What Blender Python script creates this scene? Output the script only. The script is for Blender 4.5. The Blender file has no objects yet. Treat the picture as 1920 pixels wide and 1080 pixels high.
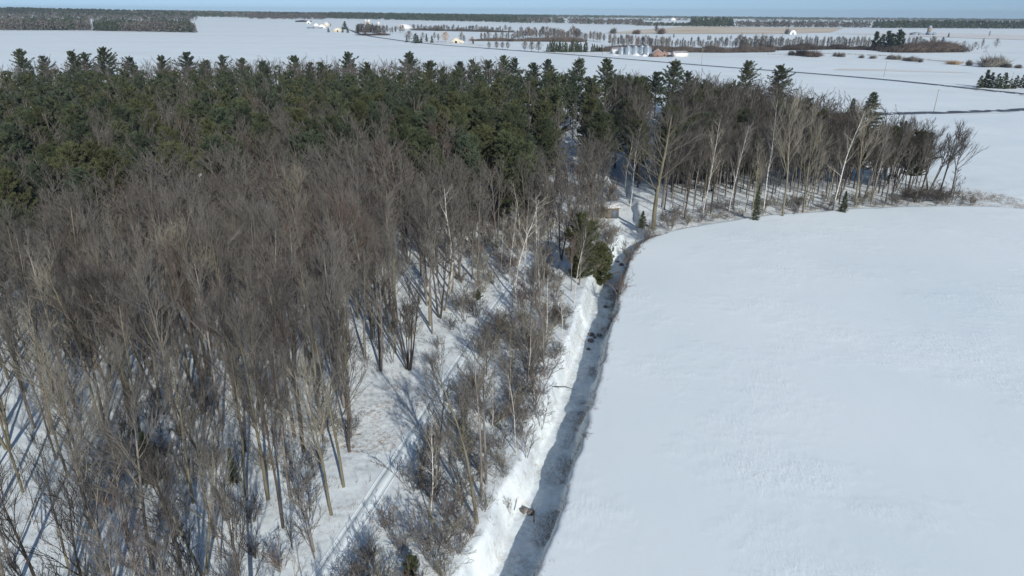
import bpy, math, random
import numpy as np
from mathutils import Matrix, Vector
R = math.radians
HAZE = True
S = bpy.context.scene
C = S.collection
rnd = random.Random(7)
rng = np.random.default_rng(7)

# ------------------------------------------------------------------ camera, world, sun, exposure
CAM_H, FPX, PITCH, ROLL = 42.0, 1297.0, R(21.8), R(0.3)
UPV = (0.0, math.sin(PITCH), math.cos(PITCH))
FWD = (0.0, math.cos(PITCH), -math.sin(PITCH))
cr, sr = math.cos(ROLL), math.sin(ROLL)
RIGHT = Vector((cr, sr * UPV[1], sr * UPV[2]))
UP = Vector((-sr, cr * UPV[1], cr * UPV[2]))
cam = bpy.data.cameras.new("camera")
cam.sensor_width = 36.0
cam.lens = FPX / 1920 * 36.0
cam.clip_start = 0.5
cam.clip_end = 30000
camo = bpy.data.objects.new("camera", cam)
C.objects.link(camo)
M = Matrix.Identity(4)
for i in range(3):
    M[i][0] = RIGHT[i]; M[i][1] = UP[i]; M[i][2] = -FWD[i]
M[2][3] = CAM_H
camo.matrix_world = M
S.camera = camo

SUN_AZ, SUN_EL = R(159.5), R(27)
world = bpy.data.worlds.new("World")
S.world = world
world.use_nodes = True
wn = world.node_tree
bg = wn.nodes["Background"]
sky = wn.nodes.new("ShaderNodeTexSky")
sky.sky_type = 'NISHITA'
sky.sun_disc = False
sky.sun_elevation = SUN_EL
sky.sun_rotation = SUN_AZ
sky.altitude = 300
sky.air_density = 1.0
sky.dust_density = 0.1
sky.ozone_density = 1.5
wn.links.new(sky.outputs[0], bg.inputs[0])
# the clear blue of this day reaches right down to the horizon: read the sky a little higher up
wtc = wn.nodes.new("ShaderNodeTexCoord")
wsep = wn.nodes.new("ShaderNodeSeparateXYZ")
wcom = wn.nodes.new("ShaderNodeCombineXYZ")
wadd = wn.nodes.new("ShaderNodeMath")
wmax = wn.nodes.new("ShaderNodeMath"); wmax.operation = 'MAXIMUM'; wmax.inputs[1].default_value = 0.0
wadd.operation = 'ADD'; wadd.inputs[1].default_value = 0.15
wn.links.new(wtc.outputs["Generated"], wsep.inputs[0])
wn.links.new(wsep.outputs[0], wcom.inputs[0]); wn.links.new(wsep.outputs[1], wcom.inputs[1])
wn.links.new(wsep.outputs[2], wmax.inputs[0]); wn.links.new(wmax.outputs[0], wadd.inputs[0]); wn.links.new(wadd.outputs[0], wcom.inputs[2])
wno = wn.nodes.new("ShaderNodeVectorMath"); wno.operation = 'NORMALIZE'
wn.links.new(wcom.outputs[0], wno.inputs[0]); wn.links.new(wno.outputs[0], sky.inputs[0])
bg.inputs[1].default_value = 0.108
sl = bpy.data.lights.new("sun", 'SUN')
sl.energy = 4.4
sl.angle = R(0.5)
sl.color = (1.0, 0.955, 0.89)
so = bpy.data.objects.new("sun", sl)
C.objects.link(so)
sdir = Vector((math.sin(SUN_AZ) * math.cos(SUN_EL), math.cos(SUN_AZ) * math.cos(SUN_EL), math.sin(SUN_EL)))
so.rotation_euler = sdir.to_track_quat('Z', 'Y').to_euler()
so.location = (30, -40, 80)
S.view_settings.view_transform = 'Standard'
S.view_settings.look = 'None'
S.view_settings.exposure = 0.0
S.view_settings.gamma = 1.0
S.cycles.max_bounces = 4
S.cycles.diffuse_bounces = 2
S.cycles.transparent_max_bounces = 4
S.cycles.volume_bounces = 0


def at(u, v, z=0.0):
    """the point at height z seen at photo pixel (u, v)"""
    x, y = u - 960.0, 540.0 - v
    x, y = cr * x - sr * y, sr * x + cr * y
    d = (x, FPX * math.cos(PITCH) + y * math.sin(PITCH), -FPX * math.sin(PITCH) + y * math.cos(PITCH))
    t = (z - CAM_H) / d[2]
    return d[0] * t, d[1] * t


def height_between(u, vb, vt, z0=0.0):
    """height of an upright thing whose base shows at (u, vb) and top at row vt"""
    x, y = at(u, vb, z0)
    lo, hi = 0.0, 41.0
    for _ in range(40):
        m = (lo + hi) / 2
        if at(u, vt, m)[1] > y: lo = m
        else: hi = m
    return lo


# ------------------------------------------------------------------ materials
def mat(name, base, rough=0.8, var=0.0, scale=1.0, bump=0.0, bscale=20.0, metal=0.0, second=None, objrand=0.0, coords='Object', stretch=None, spec=0.3):
    m = bpy.data.materials.new(name)
    m.use_nodes = True
    nt = m.node_tree
    b = nt.nodes["Principled BSDF"]
    b.inputs["Roughness"].default_value = rough
    b.inputs["Metallic"].default_value = metal
    b.inputs["Specular IOR Level"].default_value = spec
    tc = nt.nodes.new("ShaderNodeTexCoord")
    vec = tc.outputs[coords]
    if stretch:
        mp = nt.nodes.new("ShaderNodeMapping")
        mp.inputs["Scale"].default_value = stretch
        nt.links.new(vec, mp.inputs[0]); vec = mp.outputs[0]
    n = nt.nodes.new("ShaderNodeTexNoise")
    n.inputs["Scale"].default_value = scale
    n.inputs["Detail"].default_value = 4
    nt.links.new(vec, n.inputs["Vector"])
    ramp = nt.nodes.new("ShaderNodeValToRGB")
    c2 = second or tuple(min(1, c * (1 + var)) for c in base)
    c1 = base if second else tuple(c * (1 - var) for c in base)
    ramp.color_ramp.elements[0].position = 0.35
    ramp.color_ramp.elements[1].position = 0.65
    ramp.color_ramp.elements[0].color = (*c1, 1)
    ramp.color_ramp.elements[1].color = (*c2, 1)
    nt.links.new(n.outputs[0], ramp.inputs[0])
    col = ramp.outputs[0]
    if objrand:
        oi = nt.nodes.new("ShaderNodeObjectInfo")
        mr = nt.nodes.new("ShaderNodeMapRange")
        mr.inputs[3].default_value = 1 - objrand
        mr.inputs[4].default_value = 1 + objrand
        nt.links.new(oi.outputs["Random"], mr.inputs[0])
        hs = nt.nodes.new("ShaderNodeHueSaturation")
        nt.links.new(mr.outputs[0], hs.inputs["Value"])
        nt.links.new(col, hs.inputs["Color"])
        col = hs.outputs[0]
    nt.links.new(col, b.inputs["Base Color"])
    if bump:
        n2 = nt.nodes.new("ShaderNodeTexNoise")
        n2.inputs["Scale"].default_value = bscale
        nt.links.new(vec, n2.inputs["Vector"])
        bp = nt.nodes.new("ShaderNodeBump")
        bp.inputs["Strength"].default_value = bump
        bp.inputs["Distance"].default_value = 0.05
        nt.links.new(n2.outputs[0], bp.inputs["Height"])
        nt.links.new(bp.outputs[0], b.inputs["Normal"])
    return m


MT = {
    'twig': mat('grey_twigs', (0.105, 0.098, 0.085), 0.9, second=(0.195, 0.183, 0.162), scale=0.25, objrand=0.22),
    'twig_red': mat('reddish_twigs', (0.105, 0.077, 0.062), 0.9, second=(0.17, 0.128, 0.105), scale=0.3, objrand=0.2),
    'twig_pale': mat('pale_twigs', (0.19, 0.175, 0.135), 0.9, second=(0.31, 0.285, 0.225), scale=0.3, objrand=0.15),
    'twig_dark': mat('dark_twigs', (0.042, 0.038, 0.034), 0.9, second=(0.085, 0.075, 0.067), scale=0.3, objrand=0.25),
    'bark': mat('olive_grey_bark', (0.125, 0.112, 0.072), 0.95, second=(0.215, 0.195, 0.14), scale=1.2, bump=0.5, bscale=12, objrand=0.25, stretch=(1, 1, 0.25)),
    'bark_grey': mat('grey_bark', (0.13, 0.115, 0.10), 0.95, second=(0.24, 0.215, 0.185), scale=1.5, bump=0.5, bscale=12, objrand=0.25, stretch=(1, 1, 0.25)),
    'bark_dark': mat('dark_bark', (0.045, 0.037, 0.03), 0.95, second=(0.10, 0.085, 0.07), scale=1.5, bump=0.5, bscale=12, objrand=0.2, stretch=(1, 1, 0.25)),
    'birch': mat('white_birch_bark', (0.40, 0.37, 0.32), 0.8, second=(0.72, 0.69, 0.63), scale=3.0, objrand=0.1, stretch=(0.6, 0.6, 2.5)),
    'needle': mat('pine_needles', (0.042, 0.056, 0.028), 0.75, second=(0.090, 0.108, 0.055), scale=0.5, objrand=0.3, spec=0.25),
    'needle_blue': mat('bluish_pine_needles', (0.036, 0.052, 0.033), 0.75, second=(0.075, 0.097, 0.060), scale=0.5, objrand=0.3, spec=0.25),
    'needle_olive': mat('olive_pine_needles', (0.055, 0.064, 0.028), 0.75, second=(0.100, 0.110, 0.050), scale=0.5, objrand=0.25, spec=0.25),
    'rust': mat('rusty_dry_leaves', (0.20, 0.085, 0.03), 0.9, second=(0.33, 0.17, 0.07), scale=0.6, objrand=0.2),
    'willow': mat('golden_willow_twigs', (0.36, 0.20, 0.07), 0.9, second=(0.46, 0.29, 0.13), scale=0.4, objrand=0.1),
    'straw': mat('dry_straw', (0.36, 0.25, 0.15), 0.9, second=(0.48, 0.37, 0.25), scale=0.8),
    'patchy_snow': mat('patchy_roof_snow', (0.33, 0.31, 0.28), 0.8, second=(0.78, 0.82, 0.85), scale=1.6),
    'white': mat('white_siding', (0.78, 0.77, 0.74), 0.6, var=0.06, scale=0.8),
    'cream': mat('cream_siding', (0.66, 0.60, 0.48), 0.7, var=0.08, scale=0.8),
    'brick': mat('red_brick', (0.22, 0.13, 0.10), 0.85, second=(0.33, 0.22, 0.17), scale=3),
    'roof': mat('grey_shingles', (0.20, 0.20, 0.21), 0.85, second=(0.34, 0.34, 0.35), scale=0.8),
    'roof_snow': mat('snowy_roofing', (0.62, 0.63, 0.65), 0.7, second=(0.84, 0.86, 0.88), scale=0.4),
    'steel': mat('galvanised_steel', (0.24, 0.29, 0.34), 0.5, second=(0.36, 0.42, 0.47), scale=0.5, metal=0.3),
    'glass': mat('window_glass', (0.03, 0.04, 0.05), 0.15, var=0.2),
    'dark': mat('dark_opening', (0.035, 0.035, 0.04), 0.8, var=0.2),
    'wood': mat('weathered_boards', (0.12, 0.10, 0.075), 0.9, second=(0.24, 0.21, 0.165), scale=2.5, bump=0.5, bscale=9, stretch=(6, 6, 0.5)),
    'pole': mat('weathered_pole_wood', (0.22, 0.19, 0.155), 0.9, second=(0.36, 0.32, 0.27), scale=2, stretch=(3, 3, 0.3)),
    'concrete': mat('pale_concrete', (0.52, 0.48, 0.42), 0.85, second=(0.68, 0.64, 0.57), scale=0.8),
    'rock': mat('grey_rock', (0.10, 0.095, 0.09), 0.9, second=(0.24, 0.22, 0.20), scale=3, bump=0.5, bscale=6),
    'red': mat('rust_red_paint', (0.33, 0.13, 0.08), 0.6, var=0.2, scale=1.5),
    'blue': mat('dull_blue_paint', (0.10, 0.125, 0.15), 0.6, var=0.15, scale=1.5),
    'car': mat('dark_car_paint', (0.05, 0.04, 0.045), 0.3, var=0.1),
    'asphalt': mat('winter_asphalt', (0.065, 0.078, 0.10), 0.85, second=(0.11, 0.13, 0.16), scale=0.35),
}


def snow_material(name, straw_attr=True):
    m = bpy.data.materials.new(name)
    m.use_nodes = True
    nt = m.node_tree
    N, L = nt.nodes.new, nt.links.new
    b = nt.nodes["Principled BSDF"]
    b.inputs["Roughness"].default_value = 0.6
    b.inputs["Specular IOR Level"].default_value = 0.25
    geo = N("ShaderNodeNewGeometry")
    def noise(scale, detail=4, rough=0.55, vec=None, dist=0.0):
        n = N("ShaderNodeTexNoise"); n.inputs["Scale"].default_value = scale
        n.inputs["Detail"].default_value = detail; n.inputs["Roughness"].default_value = rough
        n.inputs["Distortion"].default_value = dist
        L(vec or geo.outputs["Position"], n.inputs["Vector"]); return n.outputs[0]
    def ramp(s, a, bb, ca=(0, 0, 0, 1), cb=(1, 1, 1, 1)):
        r = N("ShaderNodeValToRGB"); e = r.color_ramp.elements
        e[0].position, e[1].position, e[0].color, e[1].color = a, bb, ca, cb
        L(s, r.inputs[0]); return r.outputs[0]
    def math_(op, a, bb):
        n = N("ShaderNodeMath"); n.operation = op
        for i, q in enumerate((a, bb)):
            if isinstance(q, float): n.inputs[i].default_value = q
            else: L(q, n.inputs[i])
        return n.outputs[0]
    def mix(f, a, bb):
        n = N("ShaderNodeMix"); n.data_type = 'RGBA'
        L(f, n.inputs[0])
        for i, q in ((6, a), (7, bb)):
            if isinstance(q, tuple): n.inputs[i].default_value = q
            else: L(q, n.inputs[i])
        return n.outputs[2]
    base = ramp(noise(0.035, 3), 0.3, 0.7, (0.745, 0.835, 0.86, 1), (0.825, 0.895, 0.905, 1))
    at_ = N("ShaderNodeAttribute"); at_.attribute_name = "litter"
    # dry grass and leaves that poke through the snow where the attribute says so
    speck = ramp(noise(1.9, 9, 0.8), 0.44, 0.58)
    patch = ramp(noise(0.22, 4, 0.6), 0.35, 0.65)
    f = math_('MULTIPLY', math_('MULTIPLY', at_.outputs["Fac"], speck), math_('ADD', math_('MULTIPLY', patch, 0.75), 0.25))
    tan = ramp(noise(0.7, 3), 0.4, 0.6, (0.20, 0.13, 0.085, 1), (0.42, 0.33, 0.24, 1))
    sp = N("ShaderNodeSeparateXYZ"); L(geo.outputs["Position"], sp.inputs[0])
    mp2 = N("ShaderNodeMapping"); mp2.inputs["Rotation"].default_value = (0, 0, R(8)); mp2.inputs["Scale"].default_value = (0.25, 1.0, 1)
    L(geo.outputs["Position"], mp2.inputs[0])
    far = math_('MULTIPLY', ramp(noise(0.009, 5, 0.65, mp2.outputs[0]), 0.5, 0.68), math_('MULTIPLY', math_('GREATER_THAN', sp.outputs[1], 290.0), 0.16))
    base = mix(far, base, (0.50, 0.42, 0.32, 1))
    col = mix(f, base, tan)
    L(col, b.inputs["Base Color"])
    mp = N("ShaderNodeMapping"); mp.inputs["Rotation"].default_value = (0, 0, R(25)); mp.inputs["Scale"].default_value = (1.0, 0.35, 1)
    L(geo.outputs["Position"], mp.inputs[0])
    rough_patch = ramp(noise(0.055, 4, 0.65), 0.50, 0.66, (0.05, 0.05, 0.05, 1))
    sas = math_('MULTIPLY', noise(2.6, 5, 0.6, mp.outputs[0], 0.4), rough_patch)
    wide = noise(0.35, 4, 0.5, mp.outputs[0])
    fine = noise(5.0, 4, 0.6)
    h = math_('ADD', math_('ADD', math_('MULTIPLY', sas, 0.28), math_('MULTIPLY', wide, 0.09)), math_('MULTIPLY', fine, 0.015))
    bp = N("ShaderNodeBump"); bp.inputs["Strength"].default_value = 0.7; bp.inputs["Distance"].default_value = 0.55
    L(h, bp.inputs["Height"]); L(bp.outputs[0], b.inputs["Normal"])
    return m


MT['snow'] = snow_material('wind_packed_snow')


# ------------------------------------------------------------------ mesh helpers
def mesh(name, V, F, mats, fm=None, smooth=False):
    """V n x 3, F m x 3 triangles, mats list of keys, fm per-face material index"""
    V = np.asarray(V, dtype=np.float32); F = np.asarray(F, dtype=np.int32)
    me = bpy.data.meshes.new(name)
    me.vertices.add(len(V)); me.vertices.foreach_set("co", V.ravel())
    k = F.shape[1]
    me.loops.add(F.size); me.loops.foreach_set("vertex_index", F.ravel())
    me.polygons.add(len(F)); me.polygons.foreach_set("loop_start", np.arange(0, F.size, k, dtype=np.int32))
    try: me.polygons.foreach_set("loop_total", np.full(len(F), k, dtype=np.int32))
    except Exception: pass
    for q in mats: me.materials.append(MT[q])
    if fm is not None: me.polygons.foreach_set("material_index", np.asarray(fm, dtype=np.int32))
    if smooth: me.polygons.foreach_set("use_smooth", np.ones(len(F), dtype=bool))
    me.update(calc_edges=True)
    return me


def obj(name, me, parent=None, loc=(0, 0, 0), rz=0.0, sc=1.0):
    o = bpy.data.objects.new(name, me)
    C.objects.link(o)
    o.location = loc; o.rotation_euler = (0, 0, rz)
    o.scale = (sc, sc, sc) if not isinstance(sc, tuple) else sc
    if parent is not None: o.parent = parent
    return o


def tag(o, label=None, cat=None, group=None, kind=None):
    if label: o["label"] = label
    if cat: o["category"] = cat
    if group: o["group"] = group
    if kind: o["kind"] = kind
    return o


def thing(name, label, cat, loc=(0, 0, 0), rz=0.0, group=None, sc=1.0):
    return tag(obj(name, None, None, loc, rz, sc), label, cat, group)


class TB:
    """collects triangles"""
    def __init__(s): s.v = []; s.f = []; s.m = []; s.n = 0
    def add(s, V, F, m=0):
        V = np.asarray(V, float); F = np.asarray(F, int)
        s.v.append(V); s.f.append(F + s.n); s.m.append(np.full(len(F), m)); s.n += len(V)
    def tube(s, pts, rad, k=5, m=0):
        pts = np.asarray(pts, float); n = len(pts)
        d = np.gradient(pts, axis=0); d /= np.linalg.norm(d, axis=1)[:, None] + 1e-9
        ref = np.array([1.0, 0, 0]) if abs(d[0, 0]) < 0.8 else np.array([0, 1.0, 0])
        a = np.cross(d, ref); a /= np.linalg.norm(a, axis=1)[:, None]; b = np.cross(d, a)
        th = np.arange(k) * 2 * math.pi / k
        rad = np.asarray(rad, float)
        V = pts[:, None, :] + rad[:, None, None] * (np.cos(th)[None, :, None] * a[:, None, :] + np.sin(th)[None, :, None] * b[:, None, :])
        V = V.reshape(-1, 3); i = np.arange(k); j = (i + 1) % k; F = []
        for r in range(n - 1):
            A, B = r * k, (r + 1) * k
            F += [np.stack([A + i, A + j, B + j], 1), np.stack([A + i, B + j, B + i], 1)]
        s.add(V, np.concatenate(F), m)
    def spikes(s, P, Q, r, m=0):
        """many thin three-sided tapering twigs from P to Q"""
        P = np.asarray(P, float); Q = np.asarray(Q, float); n = len(P)
        d = Q - P; d /= np.linalg.norm(d, axis=1)[:, None] + 1e-9
        a = np.cross(d, np.array([0.31, 0.77, 0.55])); a /= np.linalg.norm(a, axis=1)[:, None] + 1e-9; b = np.cross(d, a)
        r = np.broadcast_to(np.asarray(r, float), (n,))[:, None]
        V = np.stack([P + a * r, P - a * r * .5 + b * r * .87, P - a * r * .5 - b * r * .87, Q], 1).reshape(-1, 3)
        o = np.arange(n) * 4
        F = np.concatenate([np.stack([o, o + 1, o + 3], 1), np.stack([o + 1, o + 2, o + 3], 1), np.stack([o + 2, o, o + 3], 1)])
        s.add(V, F, m)
    def blades(s, P, D, L, W, g, m=0):
        """needle clumps: a narrow triangle at each P pointing along D"""
        n = len(P); D = D / (np.linalg.norm(D, axis=1)[:, None] + 1e-9)
        a = np.cross(D, g.normal(size=(n, 3))); a /= np.linalg.norm(a, axis=1)[:, None] + 1e-9
        L = np.broadcast_to(L, (n,))[:, None]; W = np.broadcast_to(W, (n,))[:, None]
        V = np.stack([P - a * W * .5, P + a * W * .5, P + D * L], 1).reshape(-1, 3)
        s.add(V, np.arange(3 * n).reshape(-1, 3), m)
    def box(s, x0, x1, y0, y1, z0, z1, m=0):
        V = [(x, y, z) for z in (z0, z1) for y in (y0, y1) for x in (x0, x1)]
        Q = [(0, 2, 3, 1), (4, 5, 7, 6), (0, 1, 5, 4), (2, 6, 7, 3), (0, 4, 6, 2), (1, 3, 7, 5)]
        s.add(V, [t for q in Q for t in ((q[0], q[1], q[2]), (q[0], q[2], q[3]))], m)
    def poly(s, V, quads, m=0):
        s.add(V, [t for q in quads for t in ([(q[0], q[1], q[2])] if len(q) == 3 else [(q[0], q[1], q[2]), (q[0], q[2], q[3])])], m)
    def arrays(s): return np.concatenate(s.v), np.concatenate(s.f), np.concatenate(s.m)
    def build(s, name, mats, smooth=False):
        V, F, m = s.arrays()
        return mesh(name, V, F, mats, m if len(mats) > 1 else None, smooth)


# ------------------------------------------------------------------ terrain
def fbm(x, y, seed, base, octs=4):
    """cheap smooth value noise"""
    out = 0; amp = 1.0; tot = 0
    for o in range(octs):
        f = base * 2 ** o
        X, Y = x * f + seed * 17.3, y * f - seed * 9.1
        xi, yi = np.floor(X), np.floor(Y); fx, fy = X - xi, Y - yi
        fx = fx * fx * (3 - 2 * fx); fy = fy * fy * (3 - 2 * fy)
        def h(a, b):
            q = np.sin(a * 127.1 + b * 311.7 + seed * 74.7 + o * 19.19) * 43758.5453
            return q - np.floor(q)
        out = out + amp * ((h(xi, yi) * (1 - fx) + h(xi + 1, yi) * fx) * (1 - fy) + (h(xi, yi + 1) * (1 - fx) + h(xi + 1, yi + 1) * fx) * fy)
        tot += amp; amp *= 0.5
    return out / tot


def sm(a, b, x):
    t = np.clip((x - a) / (b - a), 0, 1); return t * t * (3 - 2 * t)


EDGE_PX = [(1010, 1080), (1040, 1000), (1075, 900), (1105, 800), (1128, 700), (1148, 620), (1166, 540), (1180, 490), (1197, 460), (1240, 438), (1320, 420), (1450, 402), (1600, 391), (1750, 386), (1850, 386), (1920, 391)]
EDGE = [(-9.5, 5)] + [at(*p) for p in EDGE_PX] + [(150, 152), (260, 140)]
DITCH_PX = [(1190, 445), (1178, 410), (1172, 375), (1160, 345), (1157, 315), (1154, 285), (1154, 262)]


def seg_dist(px, py, line):
    """signed distance to a polyline (positive on its left) """
    best = np.full(px.shape, 1e9); sgn = np.ones(px.shape)
    for (ax, ay), (bx, by) in zip(line[:-1], line[1:]):
        dx, dy = bx - ax, by - ay
        t = np.clip(((px - ax) * dx + (py - ay) * dy) / (dx * dx + dy * dy), 0, 1)
        ex, ey = px - ax - t * dx, py - ay - t * dy
        d = np.hypot(ex, ey); c = dx * (py - ay) - dy * (px - ax)
        k = d < best
        best = np.where(k, d, best); sgn = np.where(k, np.where(c > 0, 1, -1), sgn)
    return best, sgn


def offset_line(line, off):
    out = []
    for i, p in enumerate(line):
        a, b = line[max(0, i - 1)], line[min(len(line) - 1, i + 1)]
        dx, dy = b[0] - a[0], b[1] - a[1]; l = math.hypot(dx, dy)
        out.append((p[0] - dy / l * off, p[1] + dx / l * off))
    return out


DITCH = offset_line(EDGE[:9], 3.1) + [at(*p) for p in DITCH_PX] + [(34, 262), (38, 330)]
TRAIL = [at(*p) for p in [(560, 1130), (600, 1070), (690, 940), (760, 830), (850, 690), (930, 570), (990, 490), (1015, 465)]]


def ground_z(x, y):
    x = np.asarray(x, float); y = np.asarray(y, float)
    e, sg = seg_dist(x, y, EDGE)
    near = (np.abs(x) < 400) & (y < 500)
    s = e * sg + 1.3 * (fbm(x, y, 3, 0.2, 3) - 0.5) + 0.35 * (fbm(x, y, 5, 1.1, 2) - 0.5)
    field = 1 - sm(0.0, 0.8, s)
    d, _ = seg_dist(x, y, DITCH)
    d = d + 1.3 * (fbm(x, y, 8, 0.22, 3) - 0.5)
    z = -0.5 * (1 - field)
    tq, _ = seg_dist(x, y, TRAIL)
    z = z + (1 - field) * sm(0.6, 1.8, tq) * (0.18 * (fbm(x, y, 2, 0.9, 3) - 0.5)) + (1 - field) * (0.45 * (fbm(x, y, 1, 0.13, 4) - 0.5))
    ledge = 0.5 * (fbm(x, y, 15, 0.5, 3) - 0.5) * sm(0.2, 0.8, s) * (1 - sm(3.0, 4.5, s))
    z = z - (3.0 - 1.5 * sm(126, 140, y)) * (1 - sm(1.7, 3.2, d)) * (1 - field * 0.98) + ledge
    z = z + field * 0.25 * (fbm(x, y, 4, 0.03, 2) - 0.5)
    z = np.where(near, z, -0.4 * 0)
    bl = sm(300, 400, np.maximum(np.abs(x), y - 100))
    z = z * (1 - bl)
    far = sm(1900, 3300, y)
    hill = np.interp(x / np.maximum(y, 1), [-0.9, -0.74, -0.37, 0.0, 0.4, 0.75], [40, 35, 17, 6, -4, -8])
    z = z + far * hill
    return z


def gz(x, y): return float(ground_z(np.array([x]), np.array([y]))[0])


def axis(stops):
    out = [stops[0][0]]
    for (a, _), (b, st) in zip(stops[:-1], stops[1:]):
        n = max(1, round((b - a) / st)); out += list(np.linspace(a, b, n + 1)[1:])
    return np.array(out)


gx = axis([(-7000, 0), (-3000, 250), (-800, 100), (-200, 20), (-60, 2.5), (-20, 0.7), (-4, 0.45), (34, 0.25), (60, 0.6), (130, 1.2), (250, 8), (800, 40), (3000, 100), (7000, 250)])
gy = axis([(-60, 0), (20, 5), (38, 1.0), (75, 0.3), (140, 0.45), (175, 0.8), (270, 2.0), (500, 12), (1800, 60), (3400, 100), (6600, 200)])
X, Y = np.meshgrid(gx, gy)
Z = ground_z(X, Y)
nx, ny = len(gx), len(gy)
idx = np.arange(nx * ny).reshape(ny, nx)
Q = np.stack([idx[:-1, :-1], idx[:-1, 1:], idx[1:, 1:], idx[1:, :-1]], -1).reshape(-1, 4)
gm = mesh("ground", np.stack([X, Y, Z], -1).reshape(-1, 3), Q, ['snow'], smooth=True)
e, sg = seg_dist(X, Y, EDGE); s = e * sg
d, _ = seg_dist(X, Y, DITCH)
tr, _ = seg_dist(X, Y, TRAIL)
lit = np.where(s > 0.0, 0.38, 0.0) * (Y < 420) * (X < 118)
lit = np.where((s > 0.1) & (s < 5.6) & (Y < 132), 0.5, lit)
lit = np.where((s > 0.0) & (s < 7) & (Y >= 125) & (X > 24), 1.0, lit)
lit = np.where((np.hypot(X + 15, Y - 67) < 7), 0.9, lit)
lit = np.where((d < 1.0), 0.6, lit)
lit = np.where(tr < 0.9, 0.2, lit)
a = gm.attributes.new("litter", 'FLOAT', 'POINT')
a.data.foreach_set("value", lit.astype(np.float32).ravel())
tag(obj("ground", gm), "snow covered ground with the smooth white field, wooded floor and far farmland", kind="structure")


def strip(name, line, w, m, lift=0.06, prof=None, n=None, kind="structure", label=None):
    """a sheet that follows a line over the ground; prof = [(offset, dz)]"""
    P = np.array(line, float); seg = np.hypot(*np.diff(P, axis=0).T); t = np.concatenate([[0], np.cumsum(seg)])
    n = n or max(8, int(t[-1] / 3)); u = np.linspace(0, t[-1], n)
    # smooth the corners of the line
    px, py = np.interp(u, t, P[:, 0]), np.interp(u, t, P[:, 1])
    k = max(3, int(n / len(line) * 0.9)) | 1
    ker = np.ones(k) / k
    pad = k // 2
    px = np.convolve(np.pad(px, pad, 'reflect', reflect_type='odd'), ker, 'valid'); py = np.convolve(np.pad(py, pad, 'reflect', reflect_type='odd'), ker, 'valid')
    dx, dy = np.gradient(px), np.gradient(py); l = np.hypot(dx, dy)
    prof = prof or [(-w / 2, 0), (0, 0), (w / 2, 0)]
    V = []
    for off, dz in prof:
        x, y = px - dy / l * off, py + dx / l * off
        V.append(np.stack([x, y, ground_z(x, y) + lift + dz], 1))
    V = np.stack(V, 1); K = len(prof); V = V.reshape(-1, 3)
    i = np.arange(n - 1)[:, None] * K + np.arange(K - 1)[None]
    F = np.stack([i, i + K, i + K + 1, i + 1], -1).reshape(-1, 4)[:, ::-1]
    o = obj(name, mesh(name, V, F, [m], smooth=True))
    tag(o, label, kind=kind)
    return o


# the snowmobile trail: two ruts pressed in a low bed of snow
prof = [(-1.0, -0.16), (-0.8, -0.03), (-0.68, 0.0), (-0.60, -0.13), (-0.46, -0.13), (-0.38, -0.01), (0, 0.0), (0.38, -0.01), (0.46, -0.13), (0.60, -0.13), (0.68, 0.0), (0.8, -0.03), (1.0, -0.16)]
strip("path", TRAIL, 3, 'snow', 0.05, prof, n=420, label="narrow snow trail with two wheel ruts through the trees")

ROAD_PX = [(640, 52), (660, 57.5), (672, 63), (700, 69), (760, 77.5), (830, 84.5), (900, 89.5), (960, 94.5), (1040, 100), (1120, 106.5), (1250, 117), (1340, 124.5), (1430, 131), (1487, 135), (1640, 147.5), (1740, 157), (1840, 166.5), (1895, 173)]
road = [at(*p) for p in ROAD_PX]
road += [(300, 392), (306, 378), (300, 362), (283, 351)] + [at(*p) for p in [(1920, 203.5), (1880, 206), (1800, 208.5), (1660, 211), (1450, 214), (1250, 214)]]
strip("road", road, 8.0, 'asphalt', 0.07, n=900, label="grey two lane road curving past the fields")
strip("road_verge", road, 14, 'straw_snow' if 'straw_snow' in MT else 'snow', 0.03, n=900, label="ploughed snow verge along the road")


def patch_field(name, px, m, lift, label):
    pts = [at(*p) for p in px]
    V = [(x, y, gz(x, y) + lift) for x, y in pts]
    me = bpy.data.meshes.new(name); me.from_pydata(V, [], [list(range(len(V)))]); me.materials.append(MT[m]); me.update()
    tag(obj(name, me), label, kind="structure")


MT['stubble'] = mat('stubble_in_snow', (0.52, 0.42, 0.27), 0.9, second=(0.74, 0.70, 0.62), scale=0.012, coords='Object', stretch=(0.5, 3.0, 1))
MT['stubble_light'] = mat('snowy_stubble', (0.66, 0.62, 0.55), 0.9, second=(0.76, 0.80, 0.83), scale=0.01, coords='Object', stretch=(0.4, 3.0, 1))
patch_field("stubble_field", [(1130, 62.5), (1300, 63.5), (1440, 64), (1560, 61), (1583, 52.6), (1440, 51.2), (1290, 49.6), (1200, 56)], 'stubble', 0.5, "tan stubble field beyond the farm treeline")
patch_field("snowy_stubble_field", [(1560, 63.5), (1920, 75), (1960, 72), (1960, 67.5), (1760, 61.5)], 'stubble_light', 0.4, "thin snowy stubble strip right of the silo")
patch_field("weedy_field", [(1560, 131.5), (1640, 133), (1780, 136.2), (1830, 137.5), (1780, 134.2), (1660, 130.2), (1575, 128.8)], 'stubble_light', 0.12, "line of weeds across the white field behind the road")


# ------------------------------------------------------------------ bare trees
def unit(v): return v / (np.linalg.norm(v) + 1e-9)


def branch_pts(g, p, d, L, n, wob, up):
    pts = [p]; d = unit(d)
    for i in range(n):
        d = unit(d + g.normal(size=3) * wob + np.array([0, 0, up]))
        pts.append(pts[-1] + d * L / n)
    return np.array(pts)


def perp(g, d):
    a = unit(np.cross(d, g.normal(size=3))); return a


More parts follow.
